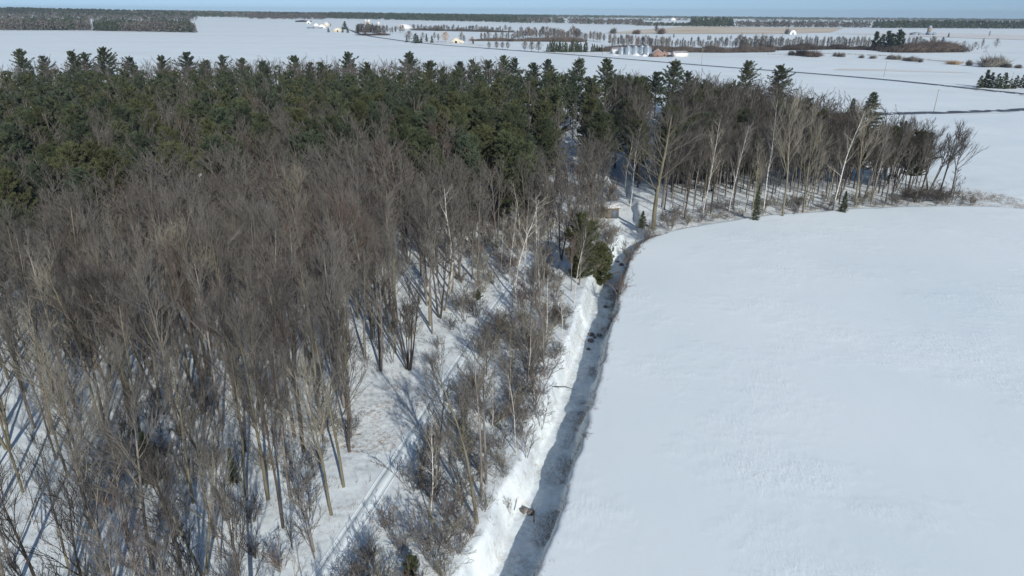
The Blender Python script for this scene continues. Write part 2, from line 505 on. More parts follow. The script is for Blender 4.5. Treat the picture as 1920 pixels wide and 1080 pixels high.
STY = dict(
    broom=dict(h=17, r=0.18, n1=15, a1=(16, 40), t0=0.38, l1=0.50, n2=9, n3=7, n4=2, wob=0.05),
    slim=dict(h=17, r=0.145, n1=15, a1=(16, 40), t0=0.46, l1=0.33, n2=8, n3=6, n4=2, wob=0.045),
    wide=dict(h=19, r=0.26, n1=20, a1=(30, 58), t0=0.33, l1=0.46, n2=9, n3=7, n4=3, wob=0.045),
    fork=dict(h=16, r=0.175, n1=12, a1=(18, 42), t0=0.42, l1=0.42, n2=8, n3=6, n4=2, wob=0.06, stems=2, spread=0.22),
    clump=dict(h=14, r=0.11, n1=9, a1=(18, 35), t0=0.40, l1=0.30, n2=6, n3=5, n4=3, wob=0.05, stems=9, spread=0.13),
    birch=dict(h=14, r=0.09, n1=15, a1=(25, 48), t0=0.36, l1=0.30, n2=6, n3=5, n4=2, wob=0.075),
    pole=dict(h=13, r=0.07, n1=10, a1=(20, 40), t0=0.45, l1=0.2, n2=5, n3=4, n4=2, wob=0.05),
    shrub=dict(h=4.5, r=0.03, n1=6, a1=(18, 50), t0=0.15, l1=0.45, n2=5, n3=5, n4=1, wob=0.14, stems=11, spread=0.5),
    young=dict(h=7.5, r=0.05, n1=12, a1=(25, 50), t0=0.2, l1=0.32, n2=6, n3=5, n4=0, wob=0.08, stems=3, spread=0.16),
)


def bare(seed, style, lod=0, lean=0.0):
    g = np.random.default_rng(seed); p = dict(STY[style]); T, K = TB(), TB()
    h = p['h']
    n1, n2, n3, n4 = p['n1'], p['n2'], p['n3'], p['n4']
    thick = 1.0
    if lod == 1: n4, n3, n2, thick = 0, max(3, n3 - 2), max(4, n2 - 2), 2.2
    if lod == 3: n1, n4, n3, n2, thick = 9, 0, 5, 4, 8.0
    if lod == 2: n1, n2, n3, n4, thick = 8, 4, 3, 0, 5.0
    stems = p.get('stems', 1)
    S1 = ([], [], []); 
    for st in range(stems):
        az = g.uniform(0, 6.28)
        sp = p.get('spread', 0) * (g.uniform(0.3, 1.3) if stems > 2 else 1)
        if stems == 2: az = st * 3.14 + 0.5
        d0 = np.array([math.cos(az) * sp + lean, math.sin(az) * sp, 1.0])
        hh = h * (g.uniform(0.72, 1.0) if stems > 1 else 1.0)
        p0 = np.array([math.cos(az), math.sin(az), 0]) * (0.28 if stems > 2 else 0) * g.uniform(0.3, 1) + np.array([0, 0, -0.9 if style not in ('shrub',) else -0.5])
        tp = branch_pts(g, p0, d0, hh - p0[2], 9 if lod < 2 else 3, p['wob'] * 0.55, 0.015)
        rr = p['r'] * (1 if stems == 1 else 0.85) * np.linspace(1.15, 0.12, len(tp)) ** 0.85
        T.tube(tp, rr * (1.0 if lod < 2 else 1.5), 7 if lod == 0 else (5 if lod == 1 else 3), 0)
        nt = len(tp) - 1
        for i in range(n1):
            t = p['t0'] + (0.97 - p['t0']) * (i + g.uniform(0, 0.9)) / n1
            q = t * nt; k = min(nt - 1, int(q)); base = tp[k] + (tp[k + 1] - tp[k]) * (q - k)
            td = unit(tp[k + 1] - tp[k])
            ang = R(g.uniform(*p['a1']))
            d = td * math.cos(ang) + perp(g, td) * math.sin(ang)
            L = hh * p['l1'] * (1.12 - t) ** 0.6 * g.uniform(0.7, 1.15)
            bp = branch_pts(g, base, d, L, 5 if lod < 2 else 2, p['wob'] * 1.3, 0.05)
            r1 = np.interp(t, [0, 1], [rr[0], rr[-1]]) * 0.5
            K.tube(bp, max(r1, 0.02) * thick ** 0.5 * np.linspace(1, 0.22, len(bp)), 4 if lod == 0 else 3, 0)
            nb = len(bp) - 1
            for j in range(n2):
                t2 = 0.2 + 0.8 * (j + g.uniform(0, 1)) / n2; q = min(t2, 0.999) * nb; k = int(q)
                b2 = bp[k] + (bp[k + 1] - bp[k]) * (q - k); bd = unit(bp[k + 1] - bp[k])
                ang = R(g.uniform(14, 40)); d = bd * math.cos(ang) + perp(g, bd) * math.sin(ang) + np.array([0, 0, 0.12])
                L2 = L * 0.5 * g.uniform(0.45, 1.25) * (1.15 - 0.5 * t2)
                cp = branch_pts(g, b2, d, L2, 3 if lod < 2 else 1, p['wob'] * 1.6, 0.05)
                if lod == 2: K.spikes(cp[:1], cp[-1:], 0.014 * thick, 1)
                else: K.tube(cp, (0.014 + 0.02 * L2 / 3) * thick ** 0.6 * np.linspace(1, 0.35, len(cp)), 3, 1)
                # twigs
                tt = g.uniform(0.15, 1.0, n3); ncp = len(cp) - 1
                qq = np.minimum(tt, 0.999) * ncp; kk = qq.astype(int)
                A = cp[kk] + (cp[kk + 1] - cp[kk]) * (qq - kk)[:, None]
                D = unit(cp[-1] - cp[0]) + g.normal(size=(n3, 3)) * 0.30 + np.array([0, 0, 0.15])
                D /= np.linalg.norm(D, axis=1)[:, None]
                LL = L2 * g.uniform(0.35, 0.75, n3)
                B = A + D * LL[:, None]
                K.spikes(A, B, 0.010 * thick, 1)
                if n4:
                    A2 = np.repeat(A, n4, 0); B2 = np.repeat(B, n4, 0); f = g.uniform(0.3, 0.9, len(A2))[:, None]
                    P = A2 + (B2 - A2) * f; D2 = np.repeat(D, n4, 0) + g.normal(size=P.shape) * 0.33
                    K.spikes(P, P + D2 * (np.repeat(LL, n4) * g.uniform(0.35, 0.7, len(P)))[:, None], 0.007 * thick, 1)
    return T, K


BARK = dict(grey=('bark_grey', 'twig'), olive=('bark', 'twig'), red=('bark_grey', 'twig_red'), pale=('bark', 'twig_pale'), dark=('bark_dark', 'twig_dark'), birch=('birch', 'twig'), palebirch=('birch', 'twig_pale'))
PROTO = {}


def proto(style, tone, var, lean=0.0):
    k = (style, tone, var, lean)
    if k not in PROTO:
        T, K = bare(hash((style, var)) % 9973 if False else sum(map(ord, style)) * 31 + var * 7, style, 0, lean)
        b, t = BARK[tone]
        V, F, m = K.arrays()
        if style in ('birch',):  # white limbs too
            cm = [b, t]
        else: cm = [b, t]
        PROTO[k] = (T.build('trunk_mesh', [b], True), mesh('crown_mesh', V, F, cm, m), STY[style]['h'])
    return PROTO[k]


# ------------------------------------------------------------------ conifers
def pine(seed, h=21.0, R0=4.4, lod=0, c0=0.28):
    g = np.random.default_rng(seed); T, K = TB(), TB()
    tp = branch_pts(g, np.array([0, 0, -0.9]), np.array([0, 0, 1.0]), h + 0.6, 7, 0.015, 0.02)
    T.tube(tp, np.linspace(0.27, 0.04, len(tp)), 7 if lod == 0 else 4, 0)
    step = (0.62 if h > 12 else 0.30) if lod == 0 else 1.2
    zs = np.arange(c0 * h, h - 0.3, step)
    lop = g.uniform(0, 6.28)
    for z in zs:
        t = (z - c0 * h) / (h * (1 - c0))
        prof = R0 * min(1.0, 0.6 + 1.1 * t) * (1 - t ** 1.5) ** 0.6 * 1.10 + 0.5
        for b in range((7 if h > 12 else 8) if lod == 0 else (5 if t > 0.8 else 4)):
            az = g.uniform(0, 6.28)
            L = prof * g.uniform(0.5, 1.18) * (1 + 0.22 * math.cos(az - lop)) * (0.8 + 0.3 * math.sin(z * 2.1 + seed))
            if t > 0.8: L = prof * g.uniform(0.5, 1.15) * 0.9
            el = R(g.uniform(0, 26) + 38 * t ** 1.3)
            d = np.array([math.cos(az) * math.cos(el), math.sin(az) * math.cos(el), math.sin(el)])
            base = np.array([np.interp(z, tp[:, 2], tp[:, 0]), np.interp(z, tp[:, 2], tp[:, 1]), z + g.uniform(-0.25, 0.25)])
            bp = branch_pts(g, base, d, L, 3, 0.07, 0.09)
            if lod == 0: K.tube(bp, np.linspace(0.05, 0.012, 4), 3, 0)
            nt_ = int((6 + L * 7.0) if lod == 0 else (2 + L * 1.6))
            tt = 1.02 - 0.68 * g.uniform(0, 1, nt_) ** 1.4; q = np.minimum(tt, 0.999) * 3; k = q.astype(int)
            P = bp[k] + (bp[k + 1] - bp[k]) * (q - k)[:, None]
            side = np.cross(d, [0, 0, 1.0])
            P = P + side[None] * (g.normal(size=nt_) * 0.30 * L * (1.15 - tt) ** 0.7 * 0.6)[:, None] + np.array([0, 0, 1.0]) * g.normal(size=nt_)[:, None] * 0.10
            nb = 8 if lod == 0 else 5
            PP = np.repeat(P, nb, 0) + g.normal(size=(nt_ * nb, 3)) * 0.06
            D = np.repeat(np.tile(d * 0.75 + np.array([0, 0, 0.75]), (nt_, 1)), nb, 0) + g.normal(size=(nt_ * nb, 3)) * 0.75
            sz = (0.42, 0.095) if lod == 0 else (0.95, 0.30) if lod == 1 else (1.9, 0.8)
            K.blades(PP, D, sz[0] * g.uniform(0.6, 1.25, nt_ * nb), sz[1], g, 1)
    return T, K


def spruce(seed, h=12.0, R0=2.6, lod=0):
    g = np.random.default_rng(seed); T, K = TB(), TB()
    tp = np.array([[0, 0, -0.9], [0, 0, h * 0.5], [0, 0, h * 0.98]])
    T.tube(tp, [0.16, 0.1, 0.02], 6, 0)
    for z in np.arange(0.03 * h, h, 0.3 * h / 12 if lod == 0 else 0.7 * h / 12):
        t = z / h
        for b in range(8 if lod == 0 else 5):
            az = g.uniform(0, 6.28); L = (R0 * (1 - t) ** 0.85 + 0.12) * g.uniform(0.7, 1.1)
            el = R(g.uniform(-22, -4) + 40 * t)
            d = np.array([math.cos(az) * math.cos(el), math.sin(az) * math.cos(el), math.sin(el)])
            n = int((3 + L * 5) if lod == 0 else (2 + L * 2)); tt = g.uniform(0.2, 1.0, n)
            P = np.array([0, 0, z]) + d[None] * (tt * L)[:, None] + np.cross(d, [0, 0, 1])[None] * (g.normal(size=n) * 0.12 * L)[:, None]
            nb = 6 if lod == 0 else 4
            D = np.tile(d * 0.9 + np.array([0, 0, 0.1]), (n * nb, 1)) + g.normal(size=(n * nb, 3)) * 0.5
            K.blades(np.repeat(P, nb, 0), D, (0.38 if lod == 0 else 1.0) * g.uniform(0.6, 1.2, n * nb), 0.09 if lod == 0 else 0.5, g, 1)
    return T, K


def conifer_proto(kind, var, tone):
    k = (kind, var, tone)
    if k not in PROTO:
        if kind == 'pine': T, K = pine(500 + var, R0=[5.0, 4.3, 5.6, 4.7, 5.2][var % 5], c0=[0.28, 0.34, 0.22, 0.4, 0.3][var % 5]); h = 21.0
        elif kind == 'fullpine': T, K = pine(700 + var, 9.0, 2.9, c0=0.02); h = 9.0
        else: T, K = spruce(900 + var); h = 12.0
        PROTO[k] = (T.build('trunk_mesh', ['bark_dark'], True), K.build('crown_mesh', ['bark_dark', tone]), h)
    return PROTO[k]


PLACED = []  # (x, y) of every forest tree


def plant(name, pr, x, y, h, label, cat, group=None, rz=None, wide=1.0):
    me_t, me_c, hh = pr
    sc = h / hh
    o = thing(name, label, cat, (x, y, gz(x, y) - 0.0), rnd.uniform(0, 6.28) if rz is None else rz, group, (sc * wide, sc * wide, sc))
    obj('trunk', me_t, o); obj('crown', me_c, o)
    PLACED.append((x, y))
    return o


def project(x, y, z):
    d = Vector((x, y, z - CAM_H)); f = d.dot(Vector(FWD))
    if f <= 0: return -9999, 9999
    return 960 + FPX * d.dot(RIGHT) / f, 540 - FPX * d.dot(UP) / f


# ------------------------------------------------------------------ hand placed forest trees
def by_base(u, vb, vt, zmax=0):
    x, y = at(u, vb, -0.4); z = gz(x, y); x, y = at(u, vb, z)
    return x, y, height_between(u, vb, vt, z)


DECID = [  # u, v of the base, v of the top, style, tone, variant, width, name, label, category
    (766, 693, 508, 'clump', 'dark', 0, 1.0, 'bare_tree', 'dark many stemmed clump standing alone on the open snow left of the trail', 'tree'),
    (895, 981, 655, 'slim', 'olive', 1, 1.1, 'bare_tree', 'tall olive barked tree, nearest of three beside the ditch, casting a long shadow', 'tree'),
    (901, 932, 640, 'slim', 'grey', 2, 1.0, 'bare_tree', 'middle one of three tall straight trees near the ditch bank', 'tree'),
    (912, 908, 632, 'slim', 'grey', 3, 1.0, 'bare_tree', 'farthest of three tall straight trees near the ditch bank', 'tree'),
    (382, 1077, 800, 'fork', 'olive', 1, 0.9, 'bare_tree', 'thick olive trunk standing at the bottom edge, left of the shrub thicket', 'tree'),
    (402, 1007, 745, 'slim', 'olive', 4, 1.0, 'bare_tree', 'olive trunk right behind the thick forked tree at the bottom edge', 'tree'),
    (413, 1050, 790, 'pole', 'grey', 1, 1.0, 'young_tree', 'thin grey sapling just right of the thick forked tree at the bottom edge', 'tree'),
    (362, 943, 650, 'slim', 'olive', 5, 1.0, 'bare_tree', 'olive trunk on shadowed snow left of the row of straight trunks', 'tree'),
    (462, 937, 655, 'slim', 'olive', 6, 1.0, 'bare_tree', 'leftmost straight trunk on the lit snow in the lower woods', 'tree'),
    (503, 937, 600, 'broom', 'olive', 4, 0.9, 'bare_tree', 'tallest olive trunk on the lit snow in the lower woods', 'tree'),
    (545, 933, 640, 'slim', 'grey', 7, 1.0, 'bare_tree', 'bending grey trunk at the right end of the lit snow in the lower woods', 'tree'),
    (597, 1040, 830, 'young', 'grey', 1, 1.0, 'young_tree', 'leaning young tree beside the ruts at the foot of the trail', 'tree'),
    (215, 1130, 850, 'broom', 'grey', 5, 1.2, 'bare_tree', 'broad broom shaped crown of pale grey twigs low at the left', 'tree'),
    (285, 1150, 905, 'fork', 'red', 2, 1.0, 'bare_tree', 'light reddish crown rising from below the bottom edge at the left', 'tree'),
    (62, 985, 840, 'birch', 'birch', 1, 0.7, 'birch_tree', 'crooked white birch alone among dark trees at the lower left edge', 'birch'),
    (843, 562, 350, 'birch', 'birch', 2, 1.2, 'birch_tree', 'tall white birch with spreading limbs at the edge of the dense woods', 'birch'),
    (868, 604, 470, 'young', 'grey', 2, 1.0, 'young_tree', 'slender young tree on the open snow right of the dense woods', 'tree'),
    (887, 572, 430, 'pole', 'grey', 2, 1.2, 'young_tree', 'thin dark trunk on open snow below the white birch group', 'tree'),
    (907, 517, 370, 'slim', 'grey', 0, 0.9, 'bare_tree', 'grey tree at the upper end of the open trail snow', 'tree'),
    (966, 560, 365, 'birch', 'palebirch', 3, 1.35, 'birch_tree', 'pale cream birch with the fullest crown beside the trail', 'birch'),
    (955, 530, 372, 'birch', 'palebirch', 1, 1.0, 'birch_tree', 'pale birch directly behind the fullest crowned birch', 'birch'),
    (1003, 505, 355, 'birch', 'birch', 4, 1.1, 'birch_tree', 'white birch with leaning limbs between the trail and the green pines', 'birch'),
    (1030, 470, 345, 'birch', 'birch', 5, 1.1, 'birch_tree', 'white birch behind the two green pines, branching wide', 'birch'),
    (1076, 568, 428, 'birch', 'birch', 6, 1.0, 'birch_tree', 'white birch standing directly in front of the green pine pair', 'birch'),
    (1025, 648, 510, 'birch', 'birch', 7, 1.1, 'birch_tree', 'wide branching white birch in the brown thicket by the ditch', 'birch'),
    (922, 822, 690, 'birch', 'birch', 8, 0.8, 'birch_tree', 'small white birch in the grey thicket near the three tall trunks', 'birch'),
    (968, 850, 690, 'birch', 'birch', 9, 0.8, 'birch_tree', 'thin birch right of the three tall trunks by the ditch', 'birch'),
    (925, 367, 278, 'birch', 'birch', 10, 0.8, 'birch_tree', 'white birch leaning right in front of the dark pines', 'birch'),
    (940, 500, 385, 'birch', 'palebirch', 4, 1.1, 'birch_tree', 'pale birch on the left side of the birch group above the trail', 'birch'),
    (985, 540, 395, 'birch', 'palebirch', 6, 1.2, 'birch_tree', 'pale birch right beside the fullest crowned birch', 'birch'),
    (1012, 540, 420, 'birch', 'palebirch', 8, 1.1, 'birch_tree', 'low pale birch above the shaded hollow beside the trail', 'birch'),
    (975, 455, 335, 'birch', 'birch', 9, 1.0, 'birch_tree', 'white birch at the back of the birch group, crown against brown twigs', 'birch'),
    (1050, 500, 385, 'birch', 'birch', 2, 1.1, 'birch_tree', 'white birch left of the green pine pair with a slanting stem', 'birch'),
    (1052, 640, 520, 'birch', 'palebirch', 3, 0.9, 'birch_tree', 'pale birch in the brown thicket nearest the rock group', 'birch'),
    (990, 735, 600, 'birch', 'birch', 1, 0.9, 'birch_tree', 'white birch in the middle of the thicket above the three tall trunks', 'birch'),
    (1012, 820, 690, 'young', 'grey', 3, 1.4, 'young_tree', 'grey spreading young tree hanging toward the ditch beside the fallen branch', 'tree'),
    (1000, 760, 640, 'young', 'red', 2, 1.5, 'young_tree', 'brown spreading young tree at the ditch bank above the fallen branch', 'tree'),
    (985, 880, 760, 'young', 'grey', 1, 1.3, 'young_tree', 'grey young tree between the three tall trunks and the ditch', 'tree'),
    (955, 970, 880, 'young', 'pale', 2, 1.3, 'young_tree', 'small pale young tree just right of the olive barked tall tree', 'tree'),
    (1105, 402, 303, 'wide', 'pale', 1, 1.0, 'bare_tree', 'round pale straw coloured crown left of the frozen stream', 'tree'),
    (1225, 430, 212, 'wide', 'olive', 2, 1.45, 'bare_tree', 'big old tree with a thick olive trunk at the field corner', 'tree'),
    (1182, 388, 215, 'birch', 'birch', 11, 1.0, 'birch_tree', 'tall white birch right of the frozen stream, left of the big old tree', 'birch'),
    (1172, 372, 235, 'birch', 'birch', 2, 0.8, 'birch_tree', 'white birch at the bank of the frozen stream', 'birch'),
    (1317, 405, 215, 'birch', 'palebirch', 5, 0.75, 'birch_tree', 'pale trunked birch right of the big old tree', 'birch'),
    (1366, 400, 225, 'birch', 'birch', 3, 0.75, 'birch_tree', 'forked white birch between the big old tree and the first small spruce', 'birch'),
    (1432, 398, 182, 'birch', 'birch', 6, 0.75, 'birch_tree', 'white topped birch above the first small spruce on the field edge', 'birch'),
    (1468, 405, 205, 'broom', 'pale', 1, 0.9, 'bare_tree', 'yellow green barked poplar right of the first small spruce', 'poplar'),
    (1505, 400, 215, 'broom', 'pale', 2, 0.9, 'bare_tree', 'yellow barked poplar with upright limbs in the middle of the far row', 'poplar'),
    (1560, 395, 195, 'birch', 'palebirch', 9, 1.1, 'birch_tree', 'birch with bright limbs left of the second small spruce', 'birch'),
    (1603, 385, 210, 'broom', 'pale', 3, 0.9, 'bare_tree', 'yellow green poplar in front of the lone dark spruce top', 'poplar'),
    (1672, 365, 228, 'broom', 'dark', 1, 1.2, 'bare_tree', 'dark forked tree right of the lone dark spruce', 'tree'),
    (1722, 372, 250, 'broom', 'dark', 2, 1.1, 'bare_tree', 'dark wind swept tree third from the right end of the far row', 'tree'),
    (1758, 372, 250, 'slim', 'dark', 3, 1.4, 'bare_tree', 'second last tree at the right end of the far row', 'tree'),
    (1786, 380, 310, 'young', 'dark', 3, 1.1, 'young_tree', 'small leaning dark tree at the right end of the far row', 'tree'),
]
for (u, vb, vt, st, tone, var, w, nm, lab, cat) in DECID:
    x, y, h = by_base(u, vb, vt)
    o = plant(nm, proto(st, tone, var, 0.0), x, y, h, lab, cat, None, wide=w)
for o in list(C.objects):  # the old tree leans neither left nor right: turn its slight bend against the slope of the bank
    if o.get("label", "").startswith("big old tree"):
        top = max((v.co for v in o.children[0].data.vertices), key=lambda c: c.z)
        o.rotation_euler[2] = math.pi - math.atan2(top.y, top.x)
# two trees of the list lean
for o in C.objects:
    if o.get("label", "").startswith("white birch leaning right"): o.rotation_euler = (0, R(13), 0)
    if "wind swept" in o.get("label", "") or "right end of the far row" in o.get("label", ""): o.rotation_euler = (0, R(9), 0.3)
    if o.get("label", "").startswith("tall olive barked"): o.rotation_euler = (0, R(-5), 0)

CON = [  # u, base v, top v, kind, tone, variant, width, label
    (1088, 520, 404, 'fullpine', 'needle_olive', 0, 1.05, 'pine_tree', 'green pine with full branches, left one of the pair by the ditch'),
    (1124, 533, 426, 'fullpine', 'needle_olive', 1, 1.15, 'pine_tree', 'green pine with full branches, right one of the pair by the ditch'),
    (1203, 436, 388, 'spruce', 'needle', 0, 1.5, 'spruce_tree', 'small dark spruce at the foot of the big old tree'),
    (1192, 455, 432, 'spruce', 'needle', 2, 3.0, 'spruce_tree', 'low spreading spruce in the ditch at the field corner'),
    (1172, 478, 450, 'spruce', 'needle', 1, 2.4, 'spruce_tree', 'lowest spreading spruce hanging over the ditch below the field corner'),
    (1416, 412, 343, 'spruce', 'needle', 1, 0.55, 'spruce_tree', 'narrow dark spruce on the field edge, leftmost of two'),
    (1580, 397, 358, 'spruce', 'needle', 2, 1.1, 'spruce_tree', 'short dark spruce on the field edge, rightmost of two'),
    (897, 562, 538, 'fullpine', 'needle', 0, 1.2, 'pine_tree', 'tiny dark pine on the open snow near the white birches'),
    (1105, 625, 590, 'fullpine', 'needle_olive', 3, 0.6, 'pine_tree', 'tiny green pine sprig on the left bank of the ditch'),
    (1083, 612, 588, 'fullpine', 'needle_olive', 2, 0.8, 'pine_tree', 'small olive pine above the ditch, below the green pine pair'),
    (1118, 556, 540, 'fullpine', 'needle_olive', 1, 1.6, 'pine_tree', 'flat low pine bough spreading just below the green pine pair'),
    (770, 1085, 1035, 'fullpine', 'needle', 1, 1.0, 'pine_tree', 'dark little pine at the bottom edge in the grey thicket'),
    (285, 900, 800, 'spruce', 'needle_blue', 2, 1.3, 'spruce_tree', 'dark spruce standing in the shadow of the lower left woods'),
    (440, 905, 830, 'spruce', 'needle', 0, 0.8, 'spruce_tree', 'small spruce behind the straight trunks on lit snow'),
]
for (u, vb, vt, k, tone, var, w, nm, lab) in CON:
    x, y, h = by_base(u, vb, vt)
    plant(nm, conifer_proto(k, var, tone), x, y, h, lab, 'pine' if nm == 'pine_tree' else 'spruce', None, wide=w)

# pines whose tops stand out against the fields: (u, v of the top, height)
SKY = [(35, 92, 22), (78, 104, 19), (135, 95, 22), (160, 99, 21), (188, 89, 23), (243, 106, 20), (300, 104, 20), (350, 97, 22), (382, 112, 19), (418, 104, 20), (455, 109, 19), (490, 114, 19), (553, 104, 20), (582, 116, 18),
       (602, 116, 18), (653, 98, 22), (690, 117, 19), (762, 98, 22), (806, 114, 19), (862, 114, 19), (885, 111, 19), (916, 113, 19), (942, 104, 20), (967, 108, 19), (1000, 118, 18), (1028, 110, 19), (1085, 110, 21), (1138, 110, 21),
       (1196, 143, 19), (1234, 134, 19), (1264, 114, 21), (1290, 134, 18), (1402, 114, 20), (1465, 121, 19), (1640, 170, 19.5), (1487, 176, 15), (1552, 200, 14), (1602, 182, 14), (1428, 186, 15), (1325, 158, 16), (1110, 145, 19), (1160, 195, 17), (1380, 195, 15)]
ORD = ['first', 'second', 'third', 'fourth', 'fifth', 'sixth', 'seventh', 'eighth', 'ninth', 'tenth', 'eleventh', 'twelfth', 'thirteenth', 'fourteenth', 'fifteenth', 'sixteenth', 'seventeenth', 'eighteenth', 'nineteenth', 'twentieth']
SKYLAB = {188: 'tallest pointed pine on the left skyline, against the white field', 653: 'broad dense pine top standing out alone in the middle of the skyline', 762: 'tiered pine top rising right of the alone standing broad one', 1085: 'left one of two tall tiered pines against the white field', 1138: 'right one of two tall tiered pines against the white field',
          1264: 'broad dark pine left of the bare right hand wood', 1402: 'round pine top poking out of the bare wood on the right', 1465: 'rightmost round pine top above the bare wood', 1640: 'lone dark pointed spruce near the right end of the far row'}
k = 0
for u, v, h in sorted(SKY):
    x, y = at(u, v, h)
    tone = ['needle', 'needle_blue'][k % 2] if u < 1400 or u > 1480 else 'needle_olive'
    kind = 'spruce' if u in (1640, 1487, 1552, 1602, 1428, 1380) else 'pine'
    lab = SKYLAB.get(u)
    if not lab:
        if u < 640: lab = '%s pine from the left edge whose top stands against the far field' % ORD[min(19, k)]
        elif u < 1080: lab = 'pine top against the far field, %s right of the broad one standing alone' % ORD[max(0, k - sum(1 for q in SKY if q[0] <= 653))]
        else: lab = 'dark %s top %s' % ({'pine': 'pine', 'spruce': 'spruce'}[kind], {1110: 'below the two tall tiered pines', 1160: 'above the shaded end of the frozen stream', 1196: 'right of the two tall tiered pines', 1234: 'left of the broad dark pine by the bare wood', 1290: 'right beside the broad dark pine by the bare wood', 1325: 'first inside the bare wood, seen from the left', 1380: 'behind the tall birch of the far row', 1428: 'behind the white topped birch of the far row', 1487: 'behind the yellow green poplar of the far row', 1552: 'behind the bright limbed birch of the far row', 1602: 'left of the lone dark pointed one'}[u])
    plant('spruce_tree' if kind == 'spruce' else 'pine_tree', conifer_proto(kind, k % 6 if kind == 'pine' else k % 3, tone), x, y, h, lab, kind, 'pines standing out on the skyline' if u < 1300 else None, wide=(1.35 if u < 1150 else 1.5) * (0.85 + 0.3 * ((k * 37) % 10) / 10) if kind == 'pine' else (1.6 if u == 1640 else 1.0))
    k += 1

for x, y, h, lab in [(25.5, 213, 17, 'pine shading the blue snow hollow left of the frozen stream'), (27.5, 203, 15, 'smaller pine in front of the shaded blue snow hollow')]:  # pines added on the sunward side so their shade falls on the hollow
    plant('pine_tree', conifer_proto('pine', 2, 'needle'), x, y, h, lab, 'pine', wide=1.1)
# ------------------------------------------------------------------ the forest that fills the rest
# clear views: (u, v, half width, half height): no random tree may cover these spots
VIEWS = [(1067, 280, 12, 16), (1155, 285, 12, 26), (1160, 345, 14, 28), (1147, 392, 16, 16), (1225, 300, 14, 80), (725, 745, 50, 45), (790, 690, 34, 26), (855, 640, 26, 24), (925, 560, 20, 24), (1130, 500, 26, 55), (1084, 110, 24, 24), (1138, 115, 24, 24), (1264, 140, 22, 26), (1232, 150, 14, 16), (1640, 205, 14, 34), (1402, 128, 16, 14), (1465, 135, 16, 14),
         (770, 600, 12, 80), (895, 880, 12, 70), (1140, 430, 18, 22), (480, 910, 16, 25), (630, 1040, 22, 35), (695, 935, 20, 35), (755, 850, 18, 30)]
WOOD = [(31, 146), (45, 150), (58, 153), (80, 158), (100, 163), (109, 168), (107, 215), (104, 240), (100, 275), (84, 315), (40, 330)]


def inside(x, y, poly):
    c = False; j = len(poly) - 1
    for i in range(len(poly)):
        a, b = poly[i], poly[j]
        if (a[1] > y) != (b[1] > y) and x < (b[0] - a[0]) * (y - a[1]) / (b[1] - a[1]) + a[0]: c = not c
        j = i
    return c


def covers(x, y, h, halfw=1.8):
    u, vt = project(x, y, h); ub, vb = project(x, y, -0.4)
    w = halfw * FPX / max(20, math.hypot(y, CAM_H))
    for (a, b, c, d) in VIEWS:
        if abs(ub + (u - ub) * min(1, max(0, (vb - b) / max(1, vb - vt))) - a) < c + w * 0.6 and vt < b + d and vb > b - d: return True
    return False


grid = {}
def free(x, y, r):
    for i in range(-2, 3):
        for j in range(-2, 3):
            for (a, b) in grid.get((int(x // 4) + i, int(y // 4) + j), ()):
                if (a - x) ** 2 + (b - y) ** 2 < r * r: return False
    return True
def mark(x, y): grid.setdefault((int(x // 4), int(y // 4)), []).append((x, y))
for q in PLACED: mark(*q)
N = 60000
cand = np.stack([rng.uniform(-300, 125, N), 28 + 352 * rng.uniform(0, 1, N) ** 1.0], 1)
cx, cy = cand[:, 0], cand[:, 1]
eD, eS = seg_dist(cx, cy, EDGE); dD, _ = seg_dist(cx, cy, DITCH); dT, _ = seg_dist(cx, cy, TRAIL)
_, side = seg_dist(cx, cy, DITCH)
BARE, PINES, SHRUBS = [], [], []
VF_U = [-100, 0, 150, 300, 450, 600, 700, 850, 950, 1060, 1150]
VF_V = [365, 350, 335, 305, 280, 250, 240, 290, 315, 255, 190]
pn = fbm(cx, cy, 21, 0.035, 2)
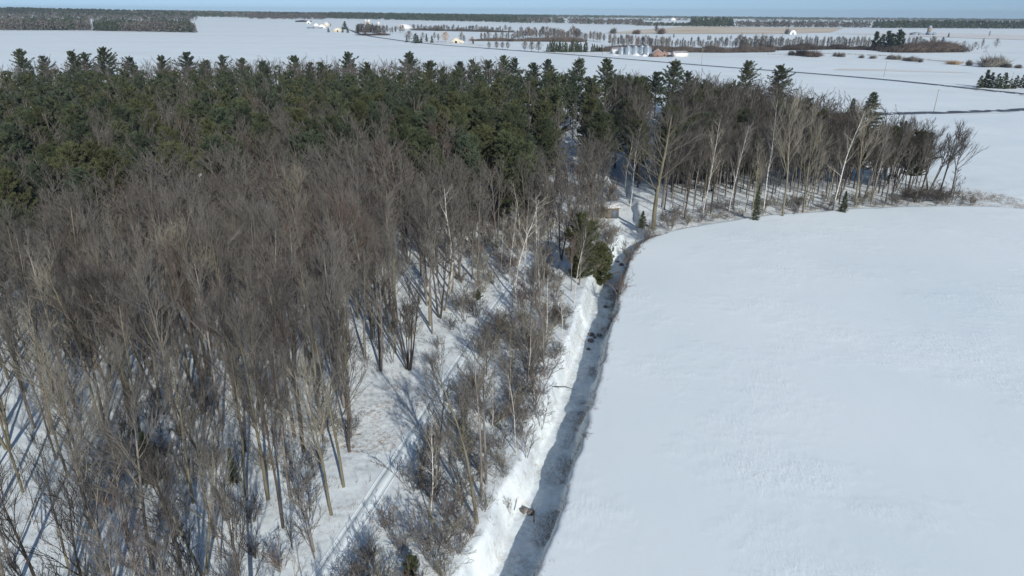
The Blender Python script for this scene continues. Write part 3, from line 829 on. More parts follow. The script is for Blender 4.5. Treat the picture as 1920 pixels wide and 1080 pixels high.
for i in range(N):
    x, y = cand[i]
    if eS[i] < 0 or dD[i] < 3.9 or dT[i] < 2.2: continue
    if x < -0.79 * y - 8: continue
    right = side[i] < 0 or y > 262 and x > 36
    if right and not inside(x, y, WOOD): continue
    if not right and y > 372 - 0.08 * abs(x + 100): continue
    if not right and y > 300 and x > 28: continue
    h = rnd.uniform(14.5, 19.5)
    if right:
        edge = min(eD[i], 40)
        if eD[i] < 5.0: continue
        if not free(x, y, 2.3 if edge > 14 else 2.9): continue
        if covers(x, y, h): continue
        if rnd.random() < ((0.10 if y < 230 else 0.2) + (0.34 if x < 62 else 0)) and y > 172:
            hp = rnd.uniform(13, 17)
            PINES.append((x, y, hp)); mark(x, y); continue
        h = rnd.uniform(13.5, 17.5) if y < 200 else rnd.uniform(15, 18.5)
        BARE.append((x, y, h, 'right')); mark(x, y); continue
    # left wood
    u, v = project(x, y, 19)
    vf = np.interp(u, VF_U, VF_V) + 60 * (pn[i] - 0.5)
    if v < vf and y < 355:
        pb = 0.30 * sm(0, 1, (v - (vf - 85)) / 85) + (0.06 if v > 150 else 0.03)
        if 560 < u < 1110: pb *= 0.35
        if rnd.random() > pb:
            hp = rnd.choice([rnd.uniform(14, 18), rnd.uniform(17, 20.5), rnd.uniform(18, 21)])
            if y > 285: hp -= 3.0
            if not free(x, y, 6.3 if y < 260 else 7.0) or covers(x, y, hp, 3.5): continue
            PINES.append((x, y, hp)); mark(x, y)
        else:
            if not free(x, y, 3.4) or covers(x, y, h): continue
            BARE.append((x, y, h - (3.5 if y > 285 else 0), 'deep')); mark(x, y)
        continue
    trail_side = x > np.interp(y, [p[1] for p in TRAIL], [p[0] for p in TRAIL])
    if trail_side or (x > -4 and y > 98):
        r = 3.2 if y > 120 else 3.4
        if y < 60: r = 4.0
        if not free(x, y, r): continue
        h = rnd.uniform(7, 12.5) if y < 120 else rnd.uniform(12, 16.5)
        zone = 'ditch'
    else:
        r = 2.5 if y > 84 else 2.8 if y > 62 else 3.6
        if dT[i] < 7: r = 3.8
        if not free(x, y, r): continue
        zone = 'left'
        if y < 60: h = rnd.uniform(13, 17.5)
    if covers(x, y, h): continue
    BARE.append((x, y, h, zone)); mark(x, y)

BARE.sort(key=lambda p: p[0] ** 2 + p[1] ** 2)
PINES.sort(key=lambda p: p[0] ** 2 + p[1] ** 2)
n_own = sum(1 for d in DECID if d[7] == 'bare_tree')
OWN_N = 262
near_bare, far_bare = BARE[:OWN_N - n_own], BARE[OWN_N - n_own:]
# trees at the front of the right hand wood show large as well
front = [p for p in far_bare if p[3] == 'right' and p[1] < 182][:55]
near_bare = near_bare[:OWN_N - n_own - len(front)] + front
own = set(near_bare)
far_bare = [p for p in BARE if p not in own]
near_pine, far_pine = PINES[:240], PINES[240:]


def where(x, y, zone):
    u, v = project(x, y, 0)
    if zone == 'right':
        u = project(x, y, 8)[0]
        return 'far row along the field, ' + ('right of the big old tree' if u < 1330 else 'left of the narrow spruce' if u < 1416 else 'between the two small spruces' if u < 1580 else 'right of the short spruce')
    if zone == 'ditch':
        return 'between trail and ditch, ' + ('near its foot' if y < 62 else 'beside the brown thicket' if y < 90 else 'near the green pine pair')
    if zone == 'deep': return 'mixed wood between the green pines, ' + ('far left' if u < 400 else 'left of the leaning birch')
    col = 'at the left edge' if u < 160 else 'left of the straight trunks' if u < 380 else 'around the straight trunks' if u < 600 else 'beside the dark clump'
    row = 'front of the woods' if y < 62 else 'second belt of the woods' if y < 82 else 'middle of the woods' if y < 102 else 'back of the bare woods'
    return row + ' ' + col


STYW = {'broom': 'broom crowned', 'slim': 'slender tall', 'wide': 'wide crowned', 'fork': 'fork trunked', 'birch': 'white barked', 'young': 'small young', 'pole': 'thin pole like'}
TONW = {'grey': 'grey', 'olive': 'olive barked', 'red': 'reddish twigged', 'pale': 'pale twigged', 'dark': 'dark', 'birch': 'white', 'palebirch': 'cream'}
for (x, y, h, zone) in near_bare:
    st = rnd.choices(['broom', 'slim', 'fork', 'wide'], [0.45, 0.28, 0.17, 0.10])[0]
    n = float(fbm(np.array([x]), np.array([y]), 31, 0.06, 2)[0])
    tone = rnd.choices(['grey', 'olive', 'red', 'dark', 'pale'], [0.5, 0.3, 0.22 if n > 0.55 else 0.02, 0.12, 0.09])[0]
    if zone == 'right':
        st = rnd.choices(['broom', 'slim', 'pole', 'fork'], [0.3, 0.4, 0.2, 0.1])[0]
        tone = rnd.choices(['grey', 'olive', 'dark', 'pale'], [0.3, 0.25, 0.35, 0.10])[0]
    if zone == 'ditch':
        st = rnd.choices(['slim', 'young', 'broom', 'pole', 'birch'], [0.22, 0.4, 0.1, 0.18, 0.10])[0]; tone = rnd.choices(['grey', 'red', 'pale', 'dark'], [0.4, 0.2, 0.25, 0.1])[0] if st != 'birch' else 'palebirch'
    wh = where(x, y, zone)
    lab = '%s %s tree, %s' % (TONW[tone], STYW[st].replace('thin pole like', 'thin').replace('fork trunked', 'forked'), wh)
    plant('bare_tree', proto(st, tone, rnd.randint(0, 2 if st != 'broom' else 4)), x, y, h, lab, 'tree', 'bare trees in the ' + wh.split(',')[0], wide=rnd.uniform(0.85, 1.1))

for (x, y, h) in near_pine:
    u, v = project(x, y, h)
    tone = rnd.choices(['needle', 'needle_blue', 'needle_olive'], [0.45, 0.27, 0.28])[0]
    tw = {'needle': 'dark green', 'needle_blue': 'bluish green', 'needle_olive': 'olive green'}[tone]
    wh = ('at the left edge of the pine belt' if u < 150 else 'in the left part of the pine belt' if u < 400 else 'in the middle of the pine belt' if u < 640 else 'below the broad lone skyline pine' if u < 820 else 'above the leaning birch' if u < 1000 else 'near the frozen stream' if u < 1180 else 'inside the bare wood beyond the field')
    dep = 'in its front rows' if y < 165 else 'in its middle rows' if y < 215 else 'toward its back'
    plant('pine_tree', conifer_proto('pine', rnd.randint(0, 5), tone), x, y, h, '%s pine %s, %s' % (tw, wh, dep), 'pine', 'pines in the belt behind the bare woods', wide=rnd.uniform(1.0, 1.3))


def merge(name, items, mats, label, kind="stuff"):
    """items: (V, F, m, x, y, z, scale xy, scale z, rot)"""
    Vs, Fs, Ms, n = [], [], [], 0
    for V, F, m, x, y, z, s, szz, r in items:
        c, q = math.cos(r) * s, math.sin(r) * s
        W = np.empty(V.shape, np.float32)
        W[:, 0] = V[:, 0] * c - V[:, 1] * q + x; W[:, 1] = V[:, 0] * q + V[:, 1] * c + y; W[:, 2] = V[:, 2] * szz + z
        Vs.append(W); Fs.append(F + n); Ms.append(m); n += len(V)
    return tag(obj(name, mesh(name, np.concatenate(Vs), np.concatenate(Fs), mats, np.concatenate(Ms))), label, kind=kind)


def both(T, K, k_off=0):
    """trunk and crown as one arrays triple; crown material 0 stays bark, 1 becomes twig"""
    a, b = T.arrays(), K.arrays()
    return np.concatenate([a[0], b[0]]), np.concatenate([a[1], b[1] + len(a[0])]), np.concatenate([a[2], b[2]])


LODB = {l: [both(*bare(50 + i, s, l)) + (STY[s]['h'],) for i, s in enumerate(['broom', 'slim', 'fork', 'broom', 'wide'])] for l in (1, 2)}
items = []
for (x, y, h, zone) in far_bare:
    l = 1 if math.hypot(x, y) < 215 else 2
    V, F, m, hh = rnd.choice(LODB[l][:4])
    mm = m.copy()
    if zone == 'right' and rnd.random() < 0.65: mm[m == 1] = 3
    elif rnd.random() < 0.12: mm[m == 1] = 2
    items.append((V, F, mm, x, y, gz(x, y), h / hh * rnd.uniform(.9, 1.2), h / hh, rnd.uniform(0, 6.28)))
merge('bare_woods', items, ['bark_grey', 'twig', 'twig_red', 'twig_dark'], 'grey mass of bare trees deep in the woods, one like another')
LODP = [both(*pine(800 + i, 21.0, [4.4, 4.0, 4.8][i], 1, 0.3)) for i in range(3)]
items = []
for (x, y, h) in far_pine:
    V, F, m = rnd.choice(LODP); mm = m.copy(); mm[m == 1] = rnd.choice([1, 1, 2, 3])
    items.append((V, F, mm, x, y, gz(x, y), h / 21 * rnd.uniform(1.0, 1.35), h / 21, rnd.uniform(0, 6.28)))
merge('pine_woods', items, ['bark_dark', 'needle', 'needle_blue', 'needle_olive'], 'dark green mass of pine tops behind the front pines')
print('bare', len(BARE), 'pines', len(PINES))

# ------------------------------------------------------------------ shrubs and brush
def shrub_at(x, y, h, tone, lab, group=None, var=None, wide=1.0, style='shrub', name='bare_shrub'):
    plant(name, proto(style, tone, rnd.randint(0, 3) if var is None else var), x, y, h, lab, 'shrub', group, wide=wide)

cnt = 0
for t in range(6500):
    x, y = rnd.uniform(-42, 12), rnd.uniform(38, 96)
    a = np.array([x]), np.array([y])
    if seg_dist(*a, EDGE)[1][0] < 0 or seg_dist(*a, DITCH)[0][0] < 3.3 or seg_dist(*a, TRAIL)[0][0] < 2.8 or x < -0.8 * y: continue
    if math.hypot(x + 14, y - 70) < 7: continue
    ts = x > np.interp(y, [p[1] for p in TRAIL], [p[0] for p in TRAIL])
    if not ts and y > 60 and rnd.random() < 0.75: continue
    if not ts and rnd.random() < 0.45: continue
    if not free(x, y, (2.3 if seg_dist(*a, DITCH)[0][0] > 6.5 else 1.5) if ts else 2.8): continue
    mark(x, y); cnt += 1
    h = rnd.uniform(2.6, 5.2) if ts else rnd.uniform(2, 4)
    h = min(h, 0.9 + 2.2 * max(0.3, seg_dist(*a, DITCH)[0][0] - 3.1))
    tone = rnd.choices(['grey', 'red', 'dark', 'pale'], [0.45, 0.2, 0.1, 0.25])[0]
    u, v = project(x, y, 0)
    wh = ('between trail and ditch, ' + ('at its lower end' if y < 52 else 'around the three tall trunks' if y < 64 else 'in the brown part above the three trunks' if y < 80 else 'at its upper end')) if ts else ('left of the trail near the bottom edge' if y < 54 else 'under the trees left of the trail')
    shrub_at(x, y, h, tone, '%s bare shrub %s' % (TONW[tone], wh), 'bare shrubs ' + wh.split(',')[0], wide=rnd.uniform(0.9, 1.3))
    if cnt >= 290: break
nsap = 0
for t in range(6000):
    x, y = rnd.uniform(-60, -6), rnd.uniform(36, 84)
    aa = np.array([x]), np.array([y])
    if x < -0.78 * y or seg_dist(*aa, TRAIL)[0][0] < 3 or x > np.interp(y, [p[1] for p in TRAIL], [p[0] for p in TRAIL]) or not free(x, y, 1.9) or covers(x, y, 6): continue
    mark(x, y); nsap += 1
    u, v = project(x, y, 0); tone = rnd.choices(['grey', 'dark', 'olive'], [0.5, 0.35, 0.15])[0]
    wh = ('near the bottom edge' if y < 50 else 'among the front trunks' if y < 64 else 'deeper in') + (', far left' if u < 240 else ', left of the straight trunks' if u < 460 else ', right of the straight trunks')
    plant('young_tree', proto('young', tone, rnd.randint(0, 3)), x, y, rnd.uniform(4, 9), '%s sapling in the left woods %s' % (TONW[tone], wh), 'tree', 'saplings ' + wh, wide=rnd.uniform(0.9, 1.3))
    if nsap >= 60: break
# shrubs along the far field edge and at the ditch
ns = 0
for t in range(5000):
    x, y = rnd.uniform(-10, 34), rnd.uniform(92, 175)
    aa = np.array([x]), np.array([y])
    if seg_dist(*aa, EDGE)[1][0] < 0 or seg_dist(*aa, DITCH)[0][0] < 2.6 or seg_dist(*aa, TRAIL)[0][0] < 1.5 or (x > 27 and y > 140) or not free(x, y, 1.9): continue
    u, v = project(x, y, 1)
    if abs(u - 1147) < 17 and abs(v - 400) < 22: continue
    mark(x, y); ns += 1; tone = rnd.choices(['grey', 'red', 'pale', 'dark'], [0.45, 0.25, 0.15, 0.15])[0]
    wh = 'near the wooden hut' if y > 135 else 'among the white birches' if x < 8 else 'beside the green pine pair'
    shrub_at(x, y, rnd.uniform(2.5, 5.5), tone, '%s bare shrub %s' % (TONW[tone], wh), 'bare shrubs ' + wh, wide=rnd.uniform(0.9, 1.3))
    if ns >= 130: break
ns = 0
for t in range(3000):
    x, y = rnd.uniform(32, 112), rnd.uniform(140, 178)
    aa = np.array([x]), np.array([y]); e_, s_ = seg_dist(*aa, EDGE)
    if s_[0] < 0 or e_[0] < 1.6 or e_[0] > 11 or not free(x, y, 1.7): continue
    mark(x, y); ns += 1; tone = rnd.choices(['grey', 'red', 'pale', 'dark'], [0.4, 0.2, 0.2, 0.2])[0]; u = project(x, y, 0)[0]
    wh = 'right of the big old tree' if u < 1416 else 'between the two small spruces' if u < 1580 else 'right of the short spruce'
    shrub_at(x, y, rnd.uniform(1.2, 3.6), tone, '%s undergrowth shrub on the far field edge, %s' % (TONW[tone], wh), 'undergrowth shrubs ' + wh, wide=rnd.uniform(0.9, 1.4))
    if ns >= 85: break
for (u, v, vt, tone, w, lab) in [
    (1112, 705, 672, 'red', 1.2, 'rusty bush on the ditch wall below the rock group'), (1092, 735, 705, 'red', 1.0, 'low rusty bush on the ditch wall near the fallen branch'), (1140, 585, 560, 'red', 1.3, 'brown bush on the ditch wall right of the green pines'),
    (1255, 418, 396, 'grey', 1.2, 'grey shrub on the snow bank right of the big old tree'), (1282, 412, 392, 'red', 1.2, 'brown shrub second right of the big old tree'),
    (1195, 470, 450, 'red', 1.3, 'rusty brown bush at the very corner of the field'), (1176, 496, 470, 'red', 1.5, 'rusty bush hanging over the ditch below the field corner'), (1165, 512, 492, 'red', 1.4, 'lowest rusty bush on the field side of the ditch'),
    (1745, 375, 335, 'dark', 2.2, 'dark dense shrub left of the last leaning tree'), (1720, 380, 345, 'dark', 2.0, 'dark dense shrub third from the right end of the far row'), (1768, 378, 342, 'dark', 1.8, 'dark shrub at the foot of the last leaning tree'),
    (1700, 372, 340, 'grey', 1.8, 'grey shrub inside the right end of the far row'), (1488, 402, 382, 'dark', 1.2, 'dark shrub on the field edge under the yellow poplars'), (1555, 396, 378, 'grey', 1.2, 'grey shrub left of the short spruce'), (1640, 388, 368, 'grey', 1.3, 'grey shrub right of the short spruce'),
    (1680, 386, 362, 'red', 1.3, 'brown shrub below the dark forked tree'), (1130, 430, 405, 'red', 1.6, 'brown shrub left of the frozen stream below the shed'), (1115, 445, 415, 'grey', 1.4, 'grey shrub left of the shed')]:
    x, y, h = by_base(u, v, vt)
    shrub_at(x, y, h, tone, lab, wide=w)

# weeds and twigs poking through the snow along banks and edges: nobody could count them
g = np.random.default_rng(5); TBb = TB()
P = []
n = 42000
x = g.uniform(-45, 125, n); y = 38 + g.uniform(0, 1, n) ** 0.8 * 140
e, s_ = seg_dist(x, y, EDGE); s = e * s_; d, _ = seg_dist(x, y, DITCH); tq, _ = seg_dist(x, y, TRAIL)
keep = (s > -0.3) & ((s < 1.6) & (fbm(x, y, 12, 0.2, 2) > 0.42) & (g.uniform(0, 1, n) < 0.9) | (s > 1.6) & (d > 2.0) & (tq > 1.3) & (fbm(x, y, 13, 0.25, 3) > 0.5) & (g.uniform(0, 1, n) < 0.75))
x, y = x[keep], y[keep]; z = ground_z(x, y)
for rep in range(4):
    P = np.stack([x + g.normal(size=len(x)) * 0.12, y + g.normal(size=len(x)) * 0.12, z - 0.05], 1)
    D = g.normal(size=P.shape) * [0.35, 0.35, 0.1] + [0, 0, 0.8]
    TBb.spikes(P, P + D * g.uniform(0.2, 0.95, len(P))[:, None], 0.013, rep % 2)
# denser along the lip of the ditch
line = np.array(offset_line(EDGE[:11], 0.5)); sg_ = np.hypot(*np.diff(line, axis=0).T); tt = np.concatenate([[0], np.cumsum(sg_)])
u_ = g.uniform(0, tt[-1], 9000); bx, by = np.interp(u_, tt, line[:, 0]) + g.normal(size=9000) * 0.45, np.interp(u_, tt, line[:, 1]) + g.normal(size=9000) * 0.5
kk = (fbm(bx, by, 14, 0.12, 2) > 0.55) | (by > 112); bx, by = bx[kk], by[kk]
P = np.stack([bx, by, ground_z(bx, by) - 0.05], 1); D = g.normal(size=P.shape) * [0.5, 0.5, 0.1] + [0, 0, 0.7]
TBb.spikes(P, P + D * g.uniform(0.3, 1.1, len(P))[:, None], 0.016, 2)
line = np.array(offset_line(EDGE[:9], 1.5)); sg_ = np.hypot(*np.diff(line, axis=0).T); tt = np.concatenate([[0], np.cumsum(sg_)])
u_ = g.uniform(30, tt[-1], 9000); bx, by = np.interp(u_, tt, line[:, 0]) + g.normal(size=9000) * 0.8, np.interp(u_, tt, line[:, 1]) + g.normal(size=9000) * 0.5
kk = fbm(bx, by, 44, 0.22, 3) > 0.60; bx, by = bx[kk], by[kk]
P = np.stack([bx, by, ground_z(bx, by) - 0.05], 1); D = g.normal(size=P.shape) * [0.5, 0.5, 0.1] + [0, 0, 0.6]
TBb.spikes(P, P + D * g.uniform(0.3, 0.9, len(P))[:, None], 0.014, 3)
tag(obj('dry_weeds', TBb.build('dry_weeds', ['twig', 'straw', 'twig_red', 'rust'])), 'dry weeds and twigs poking through the snow on banks and forest floor', kind='stuff')

# rocks and driftwood in the ditch
def rock(seed, r):
    g = np.random.default_rng(seed)
    import bmesh
    bm = bmesh.new(); bmesh.ops.create_icosphere(bm, subdivisions=2, radius=r)
    for v in bm.verts:
        k = 1 + 0.28 * math.sin(v.co.x * 5 / r + seed) * math.cos(v.co.y * 4 / r + seed * 2) + g.normal() * 0.07
        v.co = v.co * k; v.co.z *= 0.6
    me = bpy.data.meshes.new('rock'); bm.to_mesh(me); bm.free(); me.materials.append(MT['rock']); return me
RK = [rock(i, 0.3) for i in range(4)]
ROCKS = [(984, 958, 'snow capped grey boulder on the left lip of the ditch near the bottom'), (996, 964, 'dark rock in the ditch right beside the snow capped boulder'), (1108, 628, 'dark stone in the ditch, leftmost of the rock group'), (1115, 632, 'dark stone in the middle of the rock group in the ditch'), (1124, 628, 'dark stone at the right side of the rock group in the ditch'),
         (1107, 640, 'low dark stone below the rock group in the ditch'), (1103, 655, 'lone small stone in the ditch under the rock group'), (1158, 492, 'dark stone in the upper ditch below the field corner'), (1165, 497, 'second dark stone in the upper ditch below the field corner'), (1157, 541, 'small dark stone alone in the ditch right of the green pines'), (1135, 575, 'small stone in the ditch between the green pines and the rock group')]
for i, (u, v, lab) in enumerate(ROCKS):
    x, y = at(u, v, -1.2); z = gz(x, y); x, y = at(u, v, z)
    o = obj('boulder', RK[i % 4], None, (x, y, gz(x, y) + 0.12), i * 1.3, (1.5 if i == 0 else 1.0 + 0.3 * (i % 3)))
    tag(o, lab, 'rock', 'rocks in the ditch')
for (u0, v0, u1, v1, lab) in [(1001, 981, 998, 955, 'dark branch lying in the ditch beside the snow capped boulder'), (1040, 727, 1078, 734, 'fallen grey branch sticking out of the left bank over the ditch'), (1160, 512, 1142, 520, 'short log lying across the upper ditch')]:
    a, b = at(u0, v0, -0.8), at(u1, v1, -0.8)
    T = TB(); za, zb = max(gz(*a), -0.8) + 0.15, max(gz(*b), -0.8) + 0.25
    pa, pb = np.array([*a, za]), np.array([*b, zb]); mid = (pa + pb) / 2 + [0.1, 0.1, 0.12]
    T.tube([pa, mid, pb], [0.09, 0.07, 0.03], 6, 0); T.spikes([mid, mid], [mid + [0.4, 0.5, 0.5], mid + [-0.5, 0.4, 0.3]], 0.03, 0)
    tag(obj('fallen_branch', T.build('fallen_branch', ['bark_dark'])), lab, 'branch')

# ------------------------------------------------------------------ far trees, one mesh each
LODF = {}
def far_both(st, seed):
    """a bare tree for more than half a kilometre away: trunk, limbs and a twig haze of coarse spikes"""
    T, K = bare(seed, st, 3); g = np.random.default_rng(seed); h = STY[st]['h']; n = 380
    t = g.uniform(0.22, 1.0, n); w = {'wide': 0.40, 'broom': 0.28, 'slim': 0.17, 'fork': 0.26}[st] * h
    rad = w * np.sin(np.clip((t - 0.12) / 0.88, 0.05, 0.97) * math.pi) ** 0.6 * np.sqrt(g.uniform(0.02, 1, n)); a = g.uniform(0, 6.28, n)
    lump = 0.75 + 0.5 * np.sin(a * 3 + seed) * np.sin(t * 9 + seed)
    P = np.stack([np.cos(a) * rad * lump, np.sin(a) * rad * lump, t * h * 0.88], 1)
    D = np.stack([np.cos(a) * 0.5, np.sin(a) * 0.5, np.full(n, 0.9)], 1) + g.normal(size=P.shape) * 0.25
    K.spikes(P, P + D * g.uniform(0.8, 2.1, n)[:, None], 0.15, 1)
    return both(T, K)


def far_tree_mesh(var, tone):
    if (var, tone) not in LODF:
        st = ['wide', 'broom', 'slim', 'fork'][var % 4]
        V, F, m = far_both(st, 70 + var)
        LODF[(var, tone)] = (mesh('far_tree_mesh', V, F, ['bark_dark' if tone != 'willow' else 'willow', tone], m), STY[st]['h'])
    return LODF[(var, tone)]


def far_bare_tree(u, vb, vt, tone, lab, group=None, wide=1.0, name='bare_tree', cat='tree', var=None):
    x, y = at(u, vb); h = height_between(u, vb, vt)
    me, hh = far_tree_mesh(rnd.randint(0, 3) if var is None else var, tone)
    s = h / hh
    o = obj(name, me, None, (x, y, gz(x, y)), rnd.uniform(0, 6.28), (s * wide, s * wide, s))
    return tag(o, lab, cat, group)


def bush_mesh(seed, tone, n=420):
    g = np.random.default_rng(seed); T = TB()
    for k in range(7):
        c = g.normal(size=2) * 0.28
        a = g.uniform(0, 6.28, n // 7); el = g.uniform(0.25, 1.5, n // 7)
        D = np.stack([np.cos(a) * np.cos(el), np.sin(a) * np.cos(el), np.sin(el)], 1)
        P = np.tile([c[0], c[1], 0.0], (n // 7, 1)) + D * 0.12
        L = g.uniform(0.35, 0.85, n // 7)[:, None]
        T.spikes(P, P + D * L, 0.022, 0)
        Q = P + D * L * 0.5
        T.spikes(Q, Q + (D + g.normal(size=D.shape) * 0.5) * L * 0.5, 0.016, 0)
    return T.build('bush_mesh', [tone])
BUSH = {}
def far_bush(u, vb, vt, tone, lab, wpx, group=None, name='bare_shrub'):
    k = (tone, rnd.randint(0, 2))
    if k not in BUSH: BUSH[k] = bush_mesh(k[1] + 3, tone)
    x, y = at(u, vb); h = height_between(u, vb, vt) * 1.15
    w = wpx / FPX * math.hypot(y, 40) * 0.62
    return tag(obj(name, BUSH[k], None, (x, y, gz(x, y) - 0.05), rnd.uniform(0, 6.28), (w, w, h)), lab, 'shrub', group)


def far_conifer(u, vb, vt, lab, kind='spruce', tone='needle_blue', wide=1.0, group=None):
    x, y = at(u, vb); h = height_between(u, vb, vt)
    k = ('far', kind, tone, rnd.randint(0, 2))
    if k not in PROTO:
        T, K = (spruce(40 + k[3], 12.0, 3.4, 1) if kind == 'spruce' else pine(60 + k[3], 21.0, 5.6, 2, 0.10))
        V, F, m = both(T, K); PROTO[k] = mesh('conifer_mesh', V, F, ['bark_dark', tone], m)
    s = h / (12.0 if kind == 'spruce' else 21.0)
    return tag(obj('spruce_tree' if kind == 'spruce' else 'pine_tree', PROTO[k], None, (x, y, gz(x, y)), rnd.uniform(0, 6.28), (s * wide, s * wide, s)), lab, 'spruce' if kind == 'spruce' else 'pine', group)


ROWV = [far_both(st, 70 + i) + (STY[st]['h'],) for i, st in enumerate(['wide', 'broom', 'slim', 'fork'])]
def row(u0, v0, u1, v1, n, hpx, tone, lab, group, jitter=1.0, wide=1.1, bush=0.0):
    items = []
    for i in range(n):
        t = (i + rnd.uniform(0.1, 0.9)) / n
        u = u0 + (u1 - u0) * t; v = v0 + (v1 - v0) * t + rnd.uniform(-1, 1) * jitter
        V, F, m, hh = rnd.choice(ROWV); mm = m.copy(); mm[m == 1] = 1 + rnd.randrange(len(tone))
        h = height_between(u, v, v - hpx * rnd.uniform(0.7, 1.1)); x, y = at(u, v); q = h / hh
        items.append((V, F, mm, x, y, gz(x, y), q * wide * rnd.uniform(0.8, 1.3), q, rnd.uniform(0, 6.28)))
    merge('hedgerow_trees', items, ['bark_dark'] + tone, lab)


def brush(name, line, w, h, n, tones, lab, seed=1):
    """a belt of low scrub along a line given in photo pixels"""
    g = np.random.default_rng(seed); P = np.array([at(*p) for p in line]); sg = np.hypot(*np.diff(P, axis=0).T); t = np.concatenate([[0], np.cumsum(sg)])
    u = g.uniform(0, t[-1], n); c = np.interp(u, t, P[:, 0]), np.interp(u, t, P[:, 1])
    x, y = c[0] + g.normal(size=n) * w * 0.3, c[1] + g.uniform(0, 1, n) * w
    hh = h * (0.15 + 1.7 * fbm(x, y, seed, 0.05, 3) ** 1.5); T = TB()
    for r in range(5):
        Q = np.stack([x + g.normal(size=n) * h * 0.2, y + g.normal(size=n) * h * 0.2, ground_z(x, y) + g.uniform(0, 0.4, n) * hh], 1)
        D = g.normal(size=Q.shape) * [0.5, 0.5, 0.15] + [0, 0, 0.8]
        T.spikes(Q, Q + D * (hh * g.uniform(0.3, 0.9, n))[:, None], h * 0.03, int(r % len(tones)))
    return tag(obj(name, T.build(name, tones)), lab, kind='stuff')


# hedgerows, left to right
row(668, 66, 722, 66.5, 18, 22, ['twig', 'twig_dark', 'twig_red'], 'grey bare trees of the grove around the left farm silos', 'trees of the grove by the silos', 1.5)
row(722, 63, 760, 60, 6, 15, ['twig', 'twig_dark'], 'bare trees between the silo grove and the snowy roofed barn', 'trees right of the silo grove', 1.5)
row(775, 56, 960, 60, 40, 11, ['twig', 'twig_dark'], 'bare trees in the long thin hedgerow right of the snowy roofed barn', 'trees of the thin far hedgerow', 1.5, 1.3)
row(900, 75, 965, 77, 9, 16, ['twig', 'twig_red'], 'bare trees behind the row of small roadside trees', 'trees behind the roadside saplings', 1.5)
row(965, 72, 1090, 73, 34, 22, ['twig', 'twig_dark', 'twig_red'], 'grey bare trees of the thick grove left of the grain bins', 'trees of the grove left of the grain bins', 3)
row(1092, 76, 1135, 78, 7, 20, ['twig', 'twig_red'], 'pale bare trees behind the dark spruce windbreak', 'trees behind the spruce windbreak', 1.5)
row(1140, 87, 1258, 90, 22, 22, ['twig', 'twig_dark', 'twig_red'], 'bare trees standing close behind the grain bins and brick house', 'trees behind the grain bins', 2)
row(1258, 90, 1445, 91, 40, 19, ['twig_dark', 'twig'], 'slim dark trees of the long hedgerow right of the brick house', 'trees of the hedgerow right of the brick house', 1.5, 0.8)
row(1380, 92, 1445, 93, 9, 27, ['twig', 'twig_dark'], 'taller grey trees where the long hedgerow swells', 'tall trees in the swelling of the hedgerow', 1.5)
row(1445, 90, 1640, 91, 42, 22, ['twig_dark', 'twig'], 'slim dark trees of the hedgerow left of the dark pine cluster', 'trees of the hedgerow left of the pine cluster', 1.5, 0.8)
row(1290, 80, 1420, 78, 10, 11, ['twig', 'twig_dark'], 'small scattered bare trees between hedgerow and stubble field', 'x', 3)
row(1150, 73, 1290, 76, 8, 9, ['twig', 'twig_red'], 'small bare trees between the round shrubs and the grain bins', 'x', 3)
row(1698, 87, 1770, 86, 10, 18, ['twig', 'twig_dark'], 'bare trees behind the brown thicket on the right', 'trees behind the brown thicket', 1.5)
brush('hedgerow_brush', [(1135, 97), (1260, 98), (1350, 99), (1440, 98)], 16, 8.5, 9000, ['twig_dark', 'twig_red', 'twig'], 'dark scrub belt along the hedgerow behind the grain bins', 2)
brush('hedgerow_brush', [(1440, 95), (1560, 93), (1640, 94), (1700, 99)], 14, 7.0, 7000, ['twig_dark', 'twig_dark', 'twig_red'], 'dark scrub belt leading to the dark pine cluster', 3)
brush('hedgerow_brush', [(680, 66.5), (722, 66.5)], 14, 6.5, 1800, ['twig_red', 'twig_dark'], 'dark clipped scrub below the silo grove', 4)
brush('hedgerow_brush', [(775, 57), (960, 61)], 12, 8, 3000, ['twig', 'twig_dark'], 'thin scrub belt right of the snowy roofed barn', 5)
brush('hedgerow_brush', [(890, 77), (1000, 78), (1090, 79)], 14, 7, 4000, ['twig_red', 'twig'], 'brown scrub belt left of the spruce windbreak', 6)
brush('thicket_brush', [(1700, 99), (1790, 98)], 30, 11, 7000, ['twig_red', 'twig_dark', 'twig_dark'], 'round brown thicket right of the dark pine cluster', 7)
brush('thicket_brush', [(1500, 105), (1540, 106)], 8, 4, 400, ['twig_red', 'twig_dark'], 'brown brush on the white slope left of the pine cluster', 8)
brush('field_weeds', [(1440, 103), (1560, 101), (1680, 107), (1770, 116), (1920, 128)], 12, 1.3, 1500, ['twig', 'straw'], 'dead weeds along the field boundary in front of the pine cluster', 9)
brush('field_weeds', [(1790, 372), (1850, 372), (1920, 384)], 9, 0.9, 520, ['twig', 'straw', 'twig_red'], 'straw coloured weeds on the bank beyond the field at the right edge', 10)
brush('field_weeds', [(760, 80), (860, 82), (905, 86)], 10, 1.0, 700, ['straw', 'twig_red'], 'tan grass along the road before the white house', 11)

